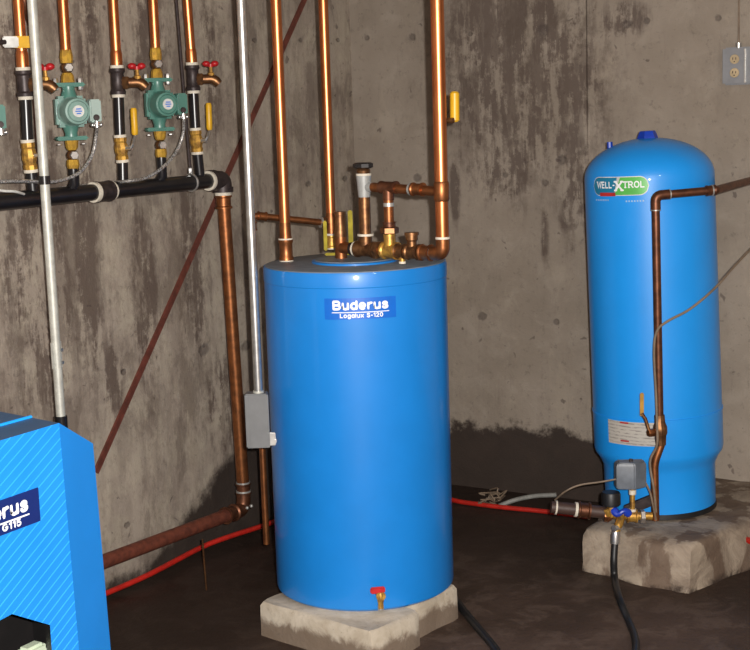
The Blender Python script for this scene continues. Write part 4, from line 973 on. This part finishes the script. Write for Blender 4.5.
# ------------------------------------------------------------------ boiler
def dnz(p): return V((p.x, p.y, 0))
BH = 0.90
A = PZ(59, 423, BH); D = PZ(0, 411.5, BH); dD_ = (D-A).normalized(); wB = 0.52
ed = Y_.copy()
Bt = None
# chamfer corner: straight back from A in plan, lower
ch_ = (f0*math.cos(math.radians(15))+R0*math.sin(math.radians(15))); q = A+ch_*0.131; Bq = V((q.x, q.y, 0)); Bq = PV(Bq, 443.5)
# correct the plan position so the corner sits at column 93
lo_, hi_ = 0.02, 0.5
for _ in range(40):
    md_ = (lo_+hi_)/2; Bq = PV(dnz(A+ch_*md_), 443.5)
    if proj(Bq)[0] < 93: lo_ = md_
    else: hi_ = md_
L_ = 0.80
A2 = A-ed*L_
D1 = A+dD_*wB; D2 = V((D1.x, A2.y, BH)); B2 = Bq+dD_*wB
bo = thing('boiler', 'bright blue boiler with a diagonally ribbed jacket at the lower left', 'boiler', V((A.x-0.25, A.y-0.4, 0)))
z0 = 0.0
def dn(p, z=0.0): return V((p.x, p.y+((BH-z)*0.029 if p in (A, Bq, B2) else 0), z))
# ribbed side with a burner opening (polygon with a notch)
oy = lambda px, py: (lambda d: CAM+d*((A.x-CAM.x)/d.x))(ray(px, py))
o1, o2, o3 = oy(12, 614), oy(50, 625), oy(53.5, 652)
o3 = V((A.x, o2.y+0.001, 0.26)); o0_ = oy(-16, 629); o00 = V((A.x, o0_.y, 0.26))
ring_out = [A, A2, dn(A2, 0.05), dn(A, 0.05)]
hole = [o1, o0_, o00, o3, o2]
# panel as fan of quads around the hole, with thickness
m = MB(); xin = V((-0.012, 0, 0))
def q4f(*p): m.add(list(p), [tuple(range(len(p)))])
top1 = V((A.x, o1.y, BH)); 
q4f(A, V((A.x, o2.y, BH)), o2, dn(A, o2.z)); q4f(dn(A, o2.z), o2, o3, dn(A, 0.26))
q4f(V((A.x, o2.y, BH)), top1, o1, o2); q4f(top1, V((A.x, o0_.y, BH)), o0_, o1)
q4f(V((A.x, o0_.y, BH)), A2, dn(A2, o0_.z), o0_); q4f(o0_, dn(A2, o0_.z), dn(A2, 0.26), o00)
q4f(dn(A, 0.26), dn(A2, 0.26), dn(A2, 0.05), dn(A, 0.05))
side = m.build('ribbed_panel', 'hatch', bo)
# recess
m = MB(); dp_ = V((-0.16, 0.115, 0)); n = len(hole)
vs = hole+[p+dp_ for p in hole]
m.add(vs, [(i, (i+1) % n, n+(i+1) % n, n+i) for i in range(n)]+[tuple(range(n, 2*n))])
M['cavity'] = simple('dark_cavity', (0.006, 0.0045, 0.0045), 0.6)
m.build('burner_opening', 'cavity', bo)
# lip round the opening
bc_ = oy(44, 652)
# jacket: back, chamfer, slope, other faces
m = MB()
m.add([A, Bq, dn(Bq, 0.05), dn(A, 0.05)], [(0, 1, 2, 3)])
m.build('corner_panel', 'hood', bo)
m = MB()
m.add([A, Bq, B2, D1], [(0, 1, 2, 3)]); m.add([Bq, B2, dn(B2, 0.05), dn(Bq, 0.05)], [(0, 1, 2, 3)])
m.add([D1, B2, dn(B2, 0.05), dn(D1, 0.05)], [(0, 1, 2, 3)]); m.add([D1, D2, dn(D2, 0.05), dn(D1, 0.05)], [(0, 1, 2, 3)])
m.add([A2, D2, dn(D2, 0.05), dn(A2, 0.05)], [(0, 1, 2, 3)]); m.add([dn(p, 0.05) for p in (A, A2, D2, D1, B2, Bq)], [(0, 1, 2, 3, 4, 5)])
m.build('jacket', 'hood', bo)
MB().add([A, A2, D2, D1], [(0, 1, 2, 3)]).build('top_panel', 'hoodtop', bo)
s0, s1 = PZ(31, 417.5, BH), PZ(-40, 437, BH)
sdv = (s1-s0).normalized(); s1 = s0+sdv*0.5
MB().tube([s0+Z0*0.001, s1+Z0*0.001], 0.0035, seg=8).build('top_seam', 'blue2', bo)
MB().box((dn(A)+dn(D2))/2+Z0*0.025, wB*0.9, L_*0.9, 0.05, X_, Y_).build('base_plinth', 'black', bo)
# label on the ribbed side
l_r = oy(38.5, 504); dl = Y_
lw, lh = 0.235, 0.062
lc = V((A.x+0.0015, l_r.y-lw/2, l_r.z+0.000))
bl = lambda ox, oy_: (lambda x, y, d: V((A.x+0.0022+d, lc.y+x+ox, lc.z+y+oy_)))
lab_ = MB().box(V((A.x+0.0012, lc.y, lc.z)), 0.0024, lw, lh, X_, Y_).build('brand_label', 'navy', bo)
text('Buderus', 0.0275, bl(0.008, -0.0040), 'lettering', 'white', lab_, 0.24, 0.160)
MB().box(V((A.x+0.003, lc.y, lc.z-0.0105)), 0.0012, 0.180, 0.0024, X_, Y_).build('underline', 'white', lab_)
text('Logano G115', 0.0140, bl(0.002, -0.0260), 'lettering', 'white', lab_, 0.22, 0.134)
# burner inside the opening
bu = thing('burner', 'pale green burner cover inside the dark boiler opening', 'burner', V((A.x-0.05, o1.y-0.02, 0.26)))
bp = CAM+ray(46, 641.5)*((A.x-0.045-CAM.x)/ray(46, 641.5).x)
bm_ = MB(); w2 = 0.10
poly = [V((0, bp.y-0.075, bp.z-0.150)), V((0, bp.y-0.048, bp.z+0.000)), V((0, bp.y, bp.z)), V((0, bp.y+0.010, bp.z-0.02)), V((0, bp.y+0.010, bp.z-0.20)), V((0, bp.y-0.10, bp.z-0.20))]
poly = [V((A.x-0.075, p.y, p.z)) for p in poly]
bm_.prism(poly, V((0.030, 0, 0))).build('cover', 'palegreen', bu, bevel=0.006)
MB().box(V((A.x-0.08, bp.y-0.04, (0.26+bp.z-0.2)/2)), 0.06, 0.06, bp.z-0.2-0.26, X_, Y_).build('mount', 'iron', bu)

# ------------------------------------------------------------------ light: camera flash + an added weak fill lamp
def plight(name, loc, e, r, col=(1, 1, 1), kind='POINT'):
    l = bpy.data.lights.new(name, kind); l.energy = e; l.color = col
    l.shadow_soft_size = r
    o = bpy.data.objects.new(name, l); COL.objects.link(o); o.location = loc; return o
plight('camera_flash', CAM+RC*0.055+UC*0.035+FW*0.02, 600, 0.012, (1.0, 0.97, 0.93))
plight('fill_light', V((3.6, -3.4, 2.15)), 22, 0.04, (1.0, 0.86, 0.70))  # added lamp out of view, gives the closed room some ambient light
w = bpy.data.worlds.new('world'); bpy.context.scene.world = w; w.use_nodes = True
w.node_tree.nodes['Background'].inputs[0].default_value = (0.02, 0.02, 0.02, 1); w.node_tree.nodes['Background'].inputs[1].default_value = 0.2
sc = bpy.context.scene
sc.view_settings.view_transform = 'Standard'; sc.view_settings.look = 'None'; sc.view_settings.gamma = 1; sc.view_settings.exposure = 0.0
sc.view_settings.use_curve_mapping = False
